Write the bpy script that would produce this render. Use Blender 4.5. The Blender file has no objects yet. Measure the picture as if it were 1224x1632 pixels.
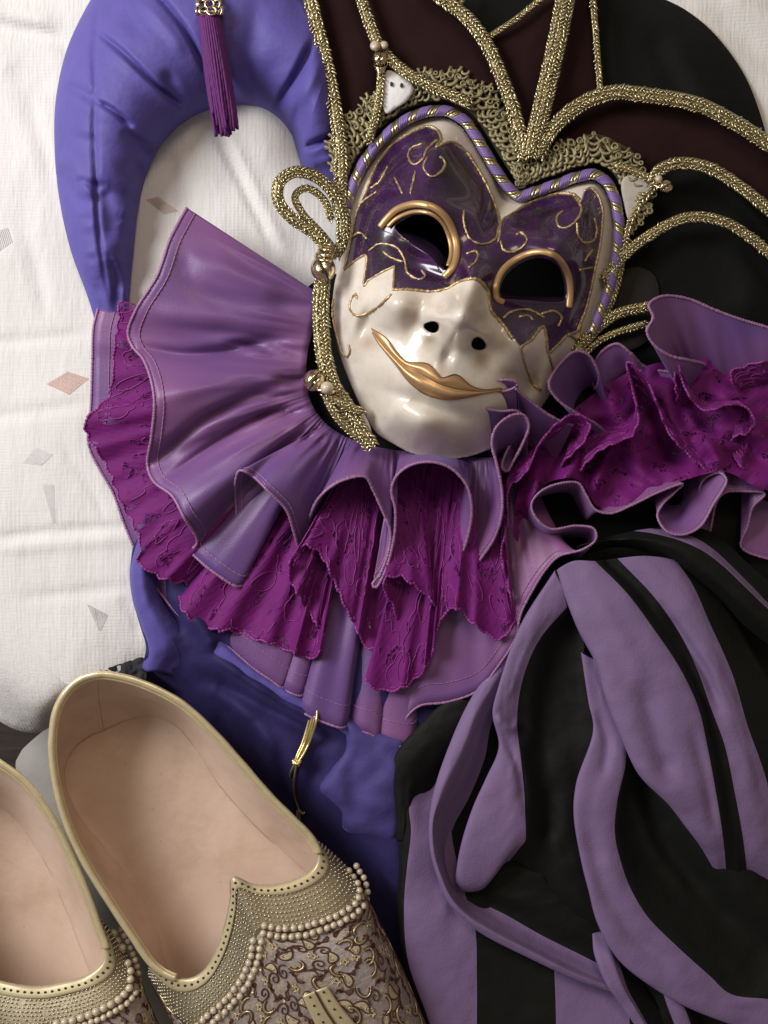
import bpy, math, random
import numpy as np
random.seed(4); rng = np.random.default_rng(4)
scene = bpy.context.scene
S = 0.00036          # metres per photo unit on the sofa plane
H = 1667.0           # camera height in the same units
R = math.radians

# ------------------------------------------------------------------ camera, world, lamps, exposure
cam_d = bpy.data.cameras.new('camera'); cam = bpy.data.objects.new('camera', cam_d)
scene.collection.objects.link(cam); scene.camera = cam
cam.location = (0, 0, H*S); cam.rotation_euler = (0, 0, 0)
cam_d.sensor_fit = 'VERTICAL'; cam_d.sensor_height = 24.0
cam_d.lens = 12.0/(816.0/H); cam_d.clip_start = 0.01; cam_d.clip_end = 50

world = bpy.data.worlds.new('World'); scene.world = world; world.use_nodes = True
bg = world.node_tree.nodes['Background']
bg.inputs[0].default_value = (1.0, 0.86, 0.74, 1); bg.inputs[1].default_value = 0.185

def area(name, loc, target, size, power, col, size_y=None):
    d = bpy.data.lights.new(name, 'AREA'); d.energy = power; d.color = col
    d.shape = 'RECTANGLE'; d.size = size; d.size_y = size_y or size
    o = bpy.data.objects.new(name, d); scene.collection.objects.link(o)
    from mathutils import Vector
    o.location = loc
    o.rotation_euler = (Vector(target)-Vector(loc)).to_track_quat('-Z', 'Y').to_euler()
    return o
area('window_light', (-0.84, 0.42, 0.70), (-0.04, 0.0, 0.03), 0.58, 14.6, (0.98, 0.97, 0.98), 0.48)
area('room_lamp', (0.10, 0.75, 1.15), (0.0, 0.0, 0.0), 0.40, 3.4, (1.0, 0.80, 0.60), 0.40)

scene.view_settings.view_transform = 'Standard'; scene.view_settings.look = 'None'
scene.view_settings.exposure = 0.0; scene.view_settings.gamma = 1.0

# ------------------------------------------------------------------ helpers
C = scene.collection
def A(p): return np.asarray(p, dtype=float)
def W(P):
    """photo point + height above the sofa -> metres"""
    P = A(P); k = (H-P[..., 2])/H*S
    return np.stack([(P[..., 0]-612)*k, (816-P[..., 1])*k, P[..., 2]*S], -1)

def empty(name, p, label, cat, group=None):
    o = bpy.data.objects.new(name, None); C.objects.link(o)
    o.location = W(A(p)); o.empty_display_size = 0.02
    o['label'] = label; o['category'] = cat
    if group: o['group'] = group
    return o

ABS = {}
def origin(o):
    """world position of an object (all unrotated, unscaled)"""
    p = A(o.location)
    while o.parent: o = o.parent; p = p+A(o.location)
    return p

def make_mesh(name, V, F, mats, fmat=None, smooth=True, uv=None, col=None):
    """V metres; F list of arrays (n,3) or (n,4)"""
    me = bpy.data.meshes.new(name)
    if isinstance(F, np.ndarray): F = [F]
    F = [np.asarray(f, dtype=np.int32) for f in F if len(f)]
    loops = np.concatenate([f.ravel() for f in F]); sizes = np.concatenate([np.full(len(f), f.shape[1], np.int32) for f in F])
    starts = np.concatenate([[0], np.cumsum(sizes)[:-1]]).astype(np.int32)
    me.vertices.add(len(V)); me.vertices.foreach_set('co', np.ascontiguousarray(V, dtype=np.float32).ravel())
    me.loops.add(len(loops)); me.loops.foreach_set('vertex_index', loops)
    me.polygons.add(len(sizes)); me.polygons.foreach_set('loop_start', starts); me.polygons.foreach_set('loop_total', sizes)
    if smooth: me.polygons.foreach_set('use_smooth', np.ones(len(sizes), bool))
    for m in (mats if isinstance(mats, (list, tuple)) else [mats]): me.materials.append(m)
    if fmat is not None: me.polygons.foreach_set('material_index', np.asarray(fmat, np.int32))
    me.update(calc_edges=True)
    if uv is not None:
        l = me.uv_layers.new(name='UVMap'); l.data.foreach_set('uv', np.asarray(uv, np.float32)[loops].ravel())
    if col is not None:
        a = me.color_attributes.new('paint', 'FLOAT_COLOR', 'POINT'); a.data.foreach_set('color', np.asarray(col, np.float32).ravel())
    me.validate()
    return me

def part(name, P, F, mats, parent=None, world_pts=False, **kw):
    """one mesh object from photo-space points"""
    V = P if world_pts else W(P)
    me = make_mesh(name, V-(origin(parent) if parent else 0), F, mats, **kw)
    o = bpy.data.objects.new(name, me); C.objects.link(o)
    if parent: o.parent = parent
    return o

def solid(o, t, offset=-1.0):
    m = o.modifiers.new('thickness', 'SOLIDIFY'); m.thickness = t*S; m.offset = offset
    return o

# ---- curves
def cri(P, k):
    """centripetal Catmull-Rom, k samples per segment, index aligned"""
    P = A(P); n = len(P)
    Q = np.concatenate([[2*P[0]-P[1]], P, [2*P[-1]-P[-2]]])
    out = []
    ts = np.linspace(0, 1, k, endpoint=False)
    for i in range(n-1):
        p0, p1, p2, p3 = Q[i:i+4]
        d = [max(1e-3, np.linalg.norm(b-a))**0.5 for a, b in ((p0, p1), (p1, p2), (p2, p3))]
        t0 = 0; t1 = d[0]; t2 = t1+d[1]; t3 = t2+d[2]
        t = (t1+(t2-t1)*ts)[:, None]
        a1 = (t1-t)/(t1-t0)*p0+(t-t0)/(t1-t0)*p1
        a2 = (t2-t)/(t2-t1)*p1+(t-t1)/(t2-t1)*p2
        a3 = (t3-t)/(t3-t2)*p2+(t-t2)/(t3-t2)*p3
        b1 = (t2-t)/(t2-t0)*a1+(t-t0)/(t2-t0)*a2
        b2 = (t3-t)/(t3-t1)*a2+(t-t1)/(t3-t1)*a3
        out.append((t2-t)/(t2-t1)*b1+(t-t1)/(t2-t1)*b2)
    out.append(P[-1:])
    return np.concatenate(out)

def arc(P, n, closed=False):
    """smooth curve through P resampled to n evenly spaced points"""
    P = A(P)
    if closed:
        m = len(P); P3 = np.concatenate([P[-3:], P, P[:3]])
        c = cri(P3, 12)[3*12:(3+m)*12+1]
    else: c = cri(P, 12)
    s = np.concatenate([[0], np.cumsum(np.linalg.norm(np.diff(c, axis=0), axis=1))])
    t = np.linspace(0, s[-1], n+1)[:-1] if closed else np.linspace(0, s[-1], n)
    return np.stack([np.interp(t, s, c[:, j]) for j in range(c.shape[1])], -1)
def length(P): return np.linalg.norm(np.diff(A(P), axis=0), axis=1).sum()

def grid_faces(m, n, close=False):
    i, j = np.meshgrid(np.arange(m-1), np.arange(n if close else n-1), indexing='ij')
    j2 = (j+1) % n
    return np.stack([i*n+j, (i+1)*n+j, (i+1)*n+j2, i*n+j2], -1).reshape(-1, 4)

def crossblend(G, sub):
    """G (R,M,3): Catmull-Rom across the rows"""
    Rn = len(G)
    if Rn == 2:
        t = np.linspace(0, 1, sub+1)[:, None, None]; return G[0]*(1-t)+G[1]*t
    Q = np.concatenate([[2*G[0]-G[1]], G, [2*G[-1]-G[-2]]]); out = []
    for i in range(Rn-1):
        p0, p1, p2, p3 = Q[i:i+4]
        d = [np.maximum(.5, np.linalg.norm(b-a, axis=-1, keepdims=True))**0.5 for a, b in ((p0, p1), (p1, p2), (p2, p3))]
        m1 = (p1-p0)/d[0]-(p2-p0)/(d[0]+d[1])+(p2-p1)/d[1]; m2 = (p2-p1)/d[1]-(p3-p1)/(d[1]+d[2])+(p3-p2)/d[2]
        m1 = m1*d[1]; m2 = m2*d[1]
        for t in np.linspace(0, 1, sub, endpoint=False):
            out.append((2*t**3-3*t**2+1)*p1+(t**3-2*t**2+t)*m1+(-2*t**3+3*t**2)*p2+(t**3-t**2)*m2)
    out.append(G[-1]); return np.stack(out)

def segdist(X, Y, L):
    """distance of points to polyline L and the parameter along it"""
    best = np.full(X.shape, 1e9); par = np.zeros(X.shape); L = A(L)
    seg = np.linalg.norm(np.diff(L[:, :2], axis=0), axis=1); cum = np.concatenate([[0], np.cumsum(seg)]); tot = cum[-1]
    for i in range(len(L)-1):
        a = L[i, :2]; d = L[i+1, :2]-a; q = max(1e-6, d@d)
        t = np.clip(((X-a[0])*d[0]+(Y-a[1])*d[1])/q, 0, 1)
        e = np.hypot(X-a[0]-t*d[0], Y-a[1]-t*d[1]); w = e < best
        best = np.where(w, e, best); par = np.where(w, (cum[i]+t*seg[i])/tot, par)
    return best, par

def crease(G, L, depth, width, taper=True):
    """press a valley (depth>0) or raise a ridge along the polyline L"""
    L = cri(A(L), 6) if len(L) > 2 else A(L)
    d, t = segdist(G[..., 0], G[..., 1], L)
    w = np.exp(-(d/width)**2)
    if taper: w = w*np.clip(np.sin(np.pi*np.clip(t, 0.001, .999))*1.6, 0, 1)
    G[..., 2] -= depth*w

def vnoise(X, Y, scale, seed=0):
    r = np.random.default_rng(seed); T = r.uniform(-1, 1, (64, 64))
    x = X/scale; y = Y/scale; xi = np.floor(x).astype(int); yi = np.floor(y).astype(int)
    fx = x-xi; fy = y-yi; fx = fx*fx*(3-2*fx); fy = fy*fy*(3-2*fy)
    g = lambda a, b: T[a % 64, b % 64]
    return (g(xi, yi)*(1-fx)+g(xi+1, yi)*fx)*(1-fy)+(g(xi, yi+1)*(1-fx)+g(xi+1, yi+1)*fx)*fy

def sheet(name, G, mats, parent, fm=None, thick=1.5, uvscale=None, offset=-1.0):
    """G (R,M,3) photo-space grid -> cloth with thickness"""
    Rr, M = G.shape[:2]
    u = np.concatenate([[0], np.cumsum(np.linalg.norm(np.diff(G[-1], axis=0), axis=1))])
    v = np.concatenate([[0], np.cumsum(np.linalg.norm(np.diff(G, axis=0), axis=2).mean(1))])
    U, Vv = np.meshgrid(u, v); uv = np.stack([U, Vv], -1).reshape(-1, 2)*S*10
    F = grid_faces(Rr, M); P = G.reshape(-1, 3); nz = np.cross(P[F[:, 2]]-P[F[:, 0]], P[F[:, 3]]-P[F[:, 1]])[:, 2].sum()
    if nz > 0: F = F[:, ::-1]          # photo y runs down, so this keeps the front side up
    o = part(name, P, F, mats, parent, uv=uv, fmat=fm)
    if thick: solid(o, thick, offset)
    return o

# ---- tubes
def frames(P, closed=False):
    T = np.gradient(P, axis=0)
    if closed: T = np.roll(P, -1, 0)-np.roll(P, 1, 0)
    T /= np.maximum(1e-9, np.linalg.norm(T, axis=1, keepdims=True))
    up = np.array([0, 0, 1.0])
    N = np.cross(up, T); bad = np.linalg.norm(N, axis=1) < 1e-3; N[bad] = (1, 0, 0)
    N /= np.linalg.norm(N, axis=1, keepdims=True)
    B = np.cross(T, N)
    return T, N, B        # N sideways in the picture plane, B upwards

def tube_geo(P, r, seg=8, closed=False, flat=1.0):
    P = A(P); T, N, B = frames(P, closed); r = np.broadcast_to(A(r), (len(P),))
    a = np.linspace(0, 2*np.pi, seg, endpoint=False)
    V = P[:, None]+r[:, None, None]*(np.cos(a)[None, :, None]*N[:, None]+flat*np.sin(a)[None, :, None]*B[:, None])
    F = grid_faces(len(P), seg, True)
    V = V.reshape(-1, 3)
    n = len(P)
    if closed:
        j = np.arange(seg); F = np.concatenate([F, np.stack([(n-1)*seg+j, j, (j+1) % seg, (n-1)*seg+(j+1) % seg], -1)])
    else:
        V = np.concatenate([V, P[:1], P[-1:]]); j = np.arange(seg); z = n*seg
        F = [F, np.stack([np.full(seg, z), j, (j+1) % seg], -1), np.stack([np.full(seg, z+1), (n-1)*seg+(j+1) % seg, (n-1)*seg+j], -1)]
    return V, F

class Geo:
    """collects geometry for ONE mesh"""
    def __init__(s): s.V = []; s.F3 = []; s.F4 = []; s.n = 0; s.m3 = []; s.m4 = []
    def add(s, V, F, m=0):
        for f in (F if isinstance(F, list) else [F]):
            if len(f) == 0: continue
            (s.F3 if f.shape[1] == 3 else s.F4).append(f+s.n); (s.m3 if f.shape[1] == 3 else s.m4).append(np.full(len(f), m))
        s.V.append(V); s.n += len(V)
    def tube(s, P, r, seg=8, closed=False, flat=1.0, m=0): s.add(*tube_geo(P, r, seg, closed, flat), m=m)
    def put(s, name, mats, parent=None, **kw):
        F = []; fm = []
        if s.F3: F.append(np.concatenate(s.F3)); fm.append(np.concatenate(s.m3))
        if s.F4: F.append(np.concatenate(s.F4)); fm.append(np.concatenate(s.m4))
        return part(name, np.concatenate(s.V), F, mats, parent, fmat=np.concatenate(fm), **kw)

def ball_geo(r=1.0, nu=8, nv=5, sx=1, sy=1, sz=1):
    V = [(0, 0, sz)]
    for i in range(1, nv):
        ph = np.pi*i/nv
        for j in range(nu):
            a = 2*np.pi*j/nu; V.append((math.sin(ph)*math.cos(a)*sx, math.sin(ph)*math.sin(a)*sy, math.cos(ph)*sz))
    V.append((0, 0, -sz)); V = A(V)*r
    F4 = []; F3 = []
    for j in range(nu):
        F3.append((0, 1+j, 1+(j+1) % nu))
        b = 1+(nv-2)*nu; F3.append((b+(j+1) % nu, b+j, len(V)-1))
        for i in range(nv-2):
            p = 1+i*nu; F4.append((p+j, p+nu+j, p+nu+(j+1) % nu, p+(j+1) % nu))
    return V, [np.array(F3), np.array(F4)]

def stitch_seeds(geo, P, T, N, B, tmpl, ang, scale):
    """copies of a template along frames (all arrays n rows)"""
    V, F = tmpl; n = len(P); c = np.cos(ang)[:, None]; s = np.sin(ang)[:, None]
    X = c*T+s*N; Y = -s*T+c*N
    VV = P[:, None]+scale[:, None, None]*(V[None, :, 0:1]*X[:, None]+V[None, :, 1:2]*Y[:, None]+V[None, :, 2:3]*B[:, None])
    FF = [(f[None]+(np.arange(n)*len(V))[:, None, None]).reshape(-1, f.shape[1]) for f in F]
    geo.add(VV.reshape(-1, 3), FF)

SEED = ball_geo(1, 6, 4, 5.6, 1.8, 1.7)
def braid(name, pts, width, parent, mats, cols=4, core=True, step=6.0):
    """knitted metallic braid: slanted stitches over a flat cord"""
    n = max(6, int(length(cri(A(pts), 8))/step)); P = arc(pts, n); T, N, B = frames(P); g = Geo()
    if core: g.tube(P, width*0.46, 8, flat=.45, m=1)
    for c in range(cols):
        t = (c+.5)/cols*2-1
        off = t*width*0.46; lift = math.sqrt(max(0, 1-t*t))*width*.24+1.2
        Q = P+N*off+B*lift+T*(step*.5*(c % 2))
        j = rng.normal(0, .6, (n, 3)); sc = np.full(n, max(.62, width/(cols*6.2)))*rng.uniform(.65, 1.25, n)
        ang = np.full(n, (0.62 if c % 2 else -0.62))+rng.normal(0, .25, n)
        stitch_seeds(g, Q+j, T, N, B, SEED, ang, sc)
    return g.put(name, mats, parent)

def inside(X, Y, poly):
    poly = A(poly); c = np.zeros(X.shape, bool); n = len(poly); j = n-1
    for i in range(n):
        xi, yi = poly[i, :2]; xj, yj = poly[j, :2]
        if yi != yj:
            k = ((yi > Y) != (yj > Y)) & (X < (xj-xi)*(Y-yi)/(yj-yi)+xi); c ^= k
        j = i
    return c

def field_geo(outline, step, holes=(), snap=True):
    """grid triangulation of a polygon with its border snapped to the outline"""
    o = A(outline); x0, y0 = o[:, :2].min(0)-step; x1, y1 = o[:, :2].max(0)+step
    xs = np.arange(x0, x1+step, step); ys = np.arange(y0, y1+step, step)
    X, Y = np.meshgrid(xs, ys); m = inside(X, Y, o)
    for h in holes: m &= ~inside(X, Y, h)
    # keep quads that have at least 2 corners inside, snap the outside corners
    q = m[:-1, :-1].astype(int)+m[1:, :-1]+m[1:, 1:]+m[:-1, 1:]
    keep = q >= 2
    n = X.shape[1]; i, j = np.nonzero(keep)
    F = np.stack([i*n+j, i*n+j+1, (i+1)*n+j+1, (i+1)*n+j], -1)[:, ::-1]
    used = np.zeros(X.size, bool); used[F.ravel()] = True
    Xf = X.ravel().copy(); Yf = Y.ravel().copy()
    if snap:
        cnt = np.zeros(X.size, int); np.add.at(cnt, F.ravel(), 1)
        bd = used & (cnt < 4)
        loops_ = [o]+[A(h) for h in holes]; bx = Xf[bd]; by = Yf[bd]; bestd = np.full(bx.shape, 1e9); tx = bx.copy(); ty = by.copy()
        for L in loops_:
            for k in range(len(L)):
                a = L[k, :2]; d = L[(k+1) % len(L), :2]-a; qq = max(1e-6, d@d)
                t = np.clip(((bx-a[0])*d[0]+(by-a[1])*d[1])/qq, 0, 1); px = a[0]+t*d[0]; py = a[1]+t*d[1]; e = np.hypot(bx-px, by-py)
                w = e < bestd; bestd = np.where(w, e, bestd); tx = np.where(w, px, tx); ty = np.where(w, py, ty)
        ok = bestd < step*2.2
        Xf[bd] = np.where(ok, tx, bx); Yf[bd] = np.where(ok, ty, by)
    idx = -np.ones(X.size, int); idx[used] = np.arange(used.sum())
    return Xf[used], Yf[used], idx[F]

# ------------------------------------------------------------------ materials
def M(name, base, rough=.6, metal=0.0, spec=.5, sheen=0.0, sheen_tint=None, coat=0.0, coat_r=.05, aniso=0.0):
    m = bpy.data.materials.new(name); m.use_nodes = True; nt = m.node_tree; b = nt.nodes['Principled BSDF']
    b.inputs['Base Color'].default_value = (*base, 1); b.inputs['Roughness'].default_value = rough
    b.inputs['Metallic'].default_value = metal; b.inputs['Specular IOR Level'].default_value = spec
    b.inputs['Sheen Weight'].default_value = sheen; b.inputs['Sheen Roughness'].default_value = .4
    if sheen_tint: b.inputs['Sheen Tint'].default_value = (*sheen_tint, 1)
    b.inputs['Coat Weight'].default_value = coat; b.inputs['Coat Roughness'].default_value = coat_r
    return m, nt, b
def nd(nt, t, **kw):
    n = nt.nodes.new(t)
    for k, v in kw.items():
        if k.startswith('i_'): n.inputs[k[2:].replace('_', ' ')].default_value = v
        else: setattr(n, k, v)
    return n
def lk(nt, a, b): nt.links.new(a, b)
def coords(nt, kind='Object', scale=(1, 1, 1), rot=(0, 0, 0)):
    t = nd(nt, 'ShaderNodeTexCoord'); mp = nd(nt, 'ShaderNodeMapping'); mp.inputs['Scale'].default_value = scale; mp.inputs['Rotation'].default_value = rot
    lk(nt, t.outputs[kind], mp.inputs['Vector']); return mp.outputs['Vector']
def noise(nt, vec, scale, detail=3, rough=.55, dist=0.0):
    n = nd(nt, 'ShaderNodeTexNoise'); n.inputs['Scale'].default_value = scale; n.inputs['Detail'].default_value = detail
    n.inputs['Roughness'].default_value = rough; n.inputs['Distortion'].default_value = dist
    if vec is not None: lk(nt, vec, n.inputs['Vector'])
    return n.outputs['Fac']
def wave(nt, vec, scale, dist=0.0, dirn='X', detail=0):
    n = nd(nt, 'ShaderNodeTexWave'); n.bands_direction = dirn; n.inputs['Scale'].default_value = scale
    n.inputs['Distortion'].default_value = dist; n.inputs['Detail'].default_value = detail
    lk(nt, vec, n.inputs['Vector']); return n.outputs['Fac']
def mth(nt, op, a, b=None, clamp=False):
    n = nd(nt, 'ShaderNodeMath', operation=op); n.use_clamp = clamp
    for i, v in enumerate((a, b)):
        if v is None: continue
        if hasattr(v, 'links'): lk(nt, v, n.inputs[i])
        else: n.inputs[i].default_value = v
    return n.outputs[0]
def ramp(nt, fac, stops):
    n = nd(nt, 'ShaderNodeValToRGB'); e = n.color_ramp.elements
    while len(e) < len(stops): e.new(0.5)
    for el, (p, c) in zip(e, stops): el.position = p; el.color = (*c, 1) if len(c) == 3 else c
    lk(nt, fac, n.inputs[0]); return n.outputs[0]
def mixc(nt, fac, a, b):
    n = nd(nt, 'ShaderNodeMix', data_type='RGBA')
    for i, v in ((0, fac), (6, a), (7, b)):
        if hasattr(v, 'links'): lk(nt, v, n.inputs[i])
        else: n.inputs[i].default_value = v if i == 0 else (*v, 1)
    return n.outputs[2]
def bump(nt, b, h, strength, dist=S, prev=None):
    n = nd(nt, 'ShaderNodeBump'); n.inputs['Strength'].default_value = strength; n.inputs['Distance'].default_value = dist
    lk(nt, h, n.inputs['Height'])
    if prev is not None: lk(nt, prev, n.inputs['Normal'])
    lk(nt, n.outputs[0], b.inputs['Normal']); return n.outputs[0]
def scale_rgb(c, k): return tuple(min(1, x*k) for x in c)

def cloth(name, base, rough=.75, spec=.3, sheen=.25, tint=None, weave=1500, wrinkle=.25, var=.14, wr_scale=60, weave_s=.18):
    m, nt, b = M(name, base, rough, 0, spec, sheen, tint or scale_rgb(base, 2.2))
    v = coords(nt)
    f = noise(nt, v, 45, 4); lk(nt, mixc(nt, f, scale_rgb(base, 1-var), scale_rgb(base, 1+var)), b.inputs['Base Color'])
    w = mth(nt, 'ADD', noise(nt, coords(nt, 'Object', (1, .25, 1)), weave, 1), noise(nt, coords(nt, 'Object', (.25, 1, 1)), weave, 1))
    p = bump(nt, b, w, weave_s, S*.8)
    bump(nt, b, noise(nt, v, wr_scale, 3), wrinkle, S*14, p)
    return m
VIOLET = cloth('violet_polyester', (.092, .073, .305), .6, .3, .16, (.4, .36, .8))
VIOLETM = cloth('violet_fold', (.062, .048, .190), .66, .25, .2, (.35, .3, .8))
VIOLETD = cloth('violet_velvet_shaded', (.023, .017, .085), .7, .2, .28, (.30, .26, .7))  # same violet cloth in shade, the darkness put into its colour
BLACK = cloth('black_cloth', (.0055, .006, .0055), .85, .15, .05, (.1, .11, .1))
MAROON = cloth('maroon_velvet', (.019, .0068, .0072), .85, .12, .10, (.14, .06, .08), wrinkle=.1)
LILAC = cloth('lilac_stripe_cloth', (.185, .122, .245), .7, .28, .08, (.5, .4, .6), wrinkle=.16, var=.08, weave_s=.42)
BLACKS = cloth('black_stripe_cloth', (.0050, .0056, .0046), .7, .22, .04, (.12, .14, .11), wrinkle=.2)
GREYC = cloth('grey_cloth', (.024, .022, .021), .85, .2, .1)
SATIN = cloth('mauve_satin', (.215, .092, .205), .44, .42, .3, (.45, .42, .95), wrinkle=.03, var=.10, wr_scale=60, weave_s=.22)
def shot(m):
    nt = m.node_tree; b = nt.nodes['Principled BSDF']; f = noise(nt, coords(nt), 14, 1, .4)
    lk(nt, ramp(nt, f, [(.25, (.105, .054, .205)), (.75, (.235, .092, .225))]), b.inputs['Base Color'])
shot(SATIN)
SATIN2 = cloth('mauve_satin_hem', (.30, .14, .29), .45, .5, .2, (.7, .5, .8), wrinkle=.1, var=.12, weave_s=.4)
THREADP = cloth('purple_thread', (.115, .022, .135), .7, .25, .25, (.4, .2, .6), weave_s=.6)
ROPEP = cloth('lilac_rope_thread', (.20, .13, .36), .42, .5, .1, (.5, .4, .9), weave_s=.1)
FELT = cloth('white_felt', (.75, .74, .75), .9, .2, .1)

def metal(name, base, rough, var=.35, bscale=900, bs=.25, mt=.78):
    m, nt, b = M(name, base, rough, mt)
    v = coords(nt); f = noise(nt, v, bscale*.35, 3)
    lk(nt, mixc(nt, f, scale_rgb(base, 1-var), scale_rgb(base, 1+var)), b.inputs['Base Color'])
    bump(nt, b, noise(nt, v, bscale, 2), bs, S)
    return m
GOLDB = metal('gold_lurex', (.54, .48, .30), .28, mt=.9)
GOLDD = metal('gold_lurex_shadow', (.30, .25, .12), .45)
GIMP = metal('olive_gold_gimp', (.27, .235, .13), .55, mt=.55)
GIMPB = cloth('olive_gimp_backing', (.055, .052, .028), .9, .2, .1)
GOLDP, _nt, _b = M('gold_paint', (.54, .345, .165), .38, .55); bump(_nt, _b, noise(_nt, coords(_nt), 400, 3), .12, S)
GLIT = metal('gold_glitter_line', (.56, .42, .22), .38, .5, 1800, .8)
GILT = metal('gilt_piping', (.76, .65, .40), .32, .15, 700, .2, .5)
BRASS = metal('bell_brass', (.70, .58, .38), .20, .15, 160, .05, 1.0)
PEARL, _nt, _b = M('pearl', (.56, .47, .34), .22, 0, .6, coat=.5)

def lace_mat():
    base = (.17, .006, .175)
    m, nt, b = M('purple_lace', base, .72, 0, .3, .3, (.7, .15, .7))
    v = coords(nt, 'UV')
    big = noise(nt, v, 11, 2, .5, .4)                       # solid motifs against open net
    vo = nd(nt, 'ShaderNodeTexVoronoi', feature='DISTANCE_TO_EDGE'); vo.inputs['Scale'].default_value = 36; lk(nt, v, vo.inputs['Vector'])
    net = mth(nt, 'GREATER_THAN', vo.outputs['Distance'], .085)
    gap = mth(nt, 'MULTIPLY', net, mth(nt, 'GREATER_THAN', big, .605))
    rib = wave(nt, v, 15, 2.0, 'DIAGONAL', 1)
    f = noise(nt, v, 12, 4, .65)
    lk(nt, mixc(nt, f, (.080, .003, .085), (.20, .008, .175)), b.inputs['Base Color'])
    edge = mth(nt, 'SUBTRACT', 1.0, mth(nt, 'MULTIPLY', mth(nt, 'ABSOLUTE', mth(nt, 'SUBTRACT', big, .605)), 30), True)
    p = bump(nt, b, rib, .09, S*2.0)
    p = bump(nt, b, noise(nt, v, 20, 4, .6), .16, S*6, p)
    bump(nt, b, mth(nt, 'ADD', edge, mth(nt, 'MULTIPLY', mth(nt, 'MULTIPLY', vo.outputs['Distance'], -2.0), mth(nt, 'GREATER_THAN', big, .605))), .4, S*2.5, p)
    tr = nd(nt, 'ShaderNodeBsdfTransparent'); mx = nd(nt, 'ShaderNodeMixShader'); lk(nt, mth(nt, 'MULTIPLY', gap, .75), mx.inputs[0])
    lk(nt, b.outputs[0], mx.inputs[1]); lk(nt, tr.outputs[0], mx.inputs[2]); lk(nt, mx.outputs[0], nt.nodes['Material Output'].inputs[0])
    return m
LACE = lace_mat()
LACEC = cloth('lace_cord', (.21, .018, .19), .5, .5, .2, (.8, .3, .8))

# ------------------------------------------------------------------ setting: floor
def floor_mat():
    m, nt, b = M('dark_wood_floor', (.03, .018, .012), .5)
    v = coords(nt, 'Object', (1, 8, 1)); lk(nt, ramp(nt, noise(nt, v, 30, 4), [(0.3, (.012, .007, .005)), (.7, (.05, .03, .02))]), b.inputs['Base Color'])
    return m
fl = part('floor', A([(-1800, -1600, -420), (3000, -1600, -420), (3000, 3200, -420), (-1800, 3200, -420)]), np.array([[0, 3, 2, 1]]), floor_mat())
fl['kind'] = 'structure'

# ------------------------------------------------------------------ sofa
def sofa_mat(name='white_woven_upholstery', side=False):
    m, nt, b = M(name, (.72, .715, .72), .85, 0, .25, .15)
    v = coords(nt)
    t = nd(nt, 'ShaderNodeSeparateXYZ'); lk(nt, v, t.inputs[0])
    warp = mth(nt, 'MULTIPLY', noise(nt, v, 9, 2), .030)
    yy = mth(nt, 'ADD', t.outputs['Y'], warp)
    band = wave(nt, coords(nt), 4.6, 1.2, 'Y', 1)
    sel = nd(nt, 'ShaderNodeValToRGB'); sel.color_ramp.elements[0].position = .47; sel.color_ramp.elements[1].position = .53; lk(nt, band, sel.inputs[0])
    blk = nd(nt, 'ShaderNodeTexVoronoi', feature='F1', distance='MANHATTAN'); blk.inputs['Scale'].default_value = 17; lk(nt, coords(nt, 'Object', (1, .55, 1), (0, 0, .25)), blk.inputs['Vector'])
    ribv = wave(nt, v, 130, .6, 'X', 1); ribh = wave(nt, v, 170, 1.5, 'Y', 2)
    cs = nd(nt, 'ShaderNodeSeparateColor'); lk(nt, blk.outputs['Color'], cs.inputs[0])
    ribs = mth(nt, 'ADD', mth(nt, 'MULTIPLY', ribv, mth(nt, 'GREATER_THAN', cs.outputs[0], .45)), mth(nt, 'MULTIPLY', ribh, mth(nt, 'LESS_THAN', cs.outputs[1], .4)))
    c = mixc(nt, mth(nt, 'MULTIPLY', cs.outputs[2], .30), (.73, .722, .715), (.65, .64, .63))
    c = mixc(nt, mth(nt, 'MULTIPLY', noise(nt, v, 6, 3), .25), c, (.68, .64, .58))
    slub = noise(nt, coords(nt, 'Object', (1, .10, 1)), 420, 2)
    lk(nt, mixc(nt, mth(nt, 'MULTIPLY', slub, .25), c, (.58, .565, .54)), b.inputs['Base Color'])
    p = bump(nt, b, ribs, .10, S*1.6)
    p = bump(nt, b, mth(nt, 'ADD', noise(nt, coords(nt, 'Object', (1, .06, 1)), 900, 1), noise(nt, coords(nt, 'Object', (.06, 1, 1)), 900, 1)), .35, S*1.3, p)
    bump(nt, b, noise(nt, coords(nt, 'Object', (1, .35, 1)), 22, 5, .6), .55, S*16, p)
    return m
SOFA = sofa_mat()
sofa = empty('sofa', (560, 700, -120), 'white woven sofa with ribbed upholstery under the costume, mask and shoes', 'sofa')
FRONT = [(-700, 120), (-400, 390), (-200, 640), (-100, 790), (0, 945), (55, 1032), (90, 1078), (112, 1092), (150, 1086), (190, 1074), (225, 1050), (330, 1058), (450, 1095), (570, 1190), (670, 1340), (740, 1700), (760, 2050)]
EDGE = cri(A([(*p, 0) for p in FRONT]), 6)[:, :2]
outl = np.concatenate([EDGE, A([(1900, 2050), (1900, -600), (-700, -600)])])
X, Y, F = field_geo(outl, 7.0)
Z = vnoise(X, Y, 150, 3)*5+vnoise(X, Y, 60, 7)*1.6
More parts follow.
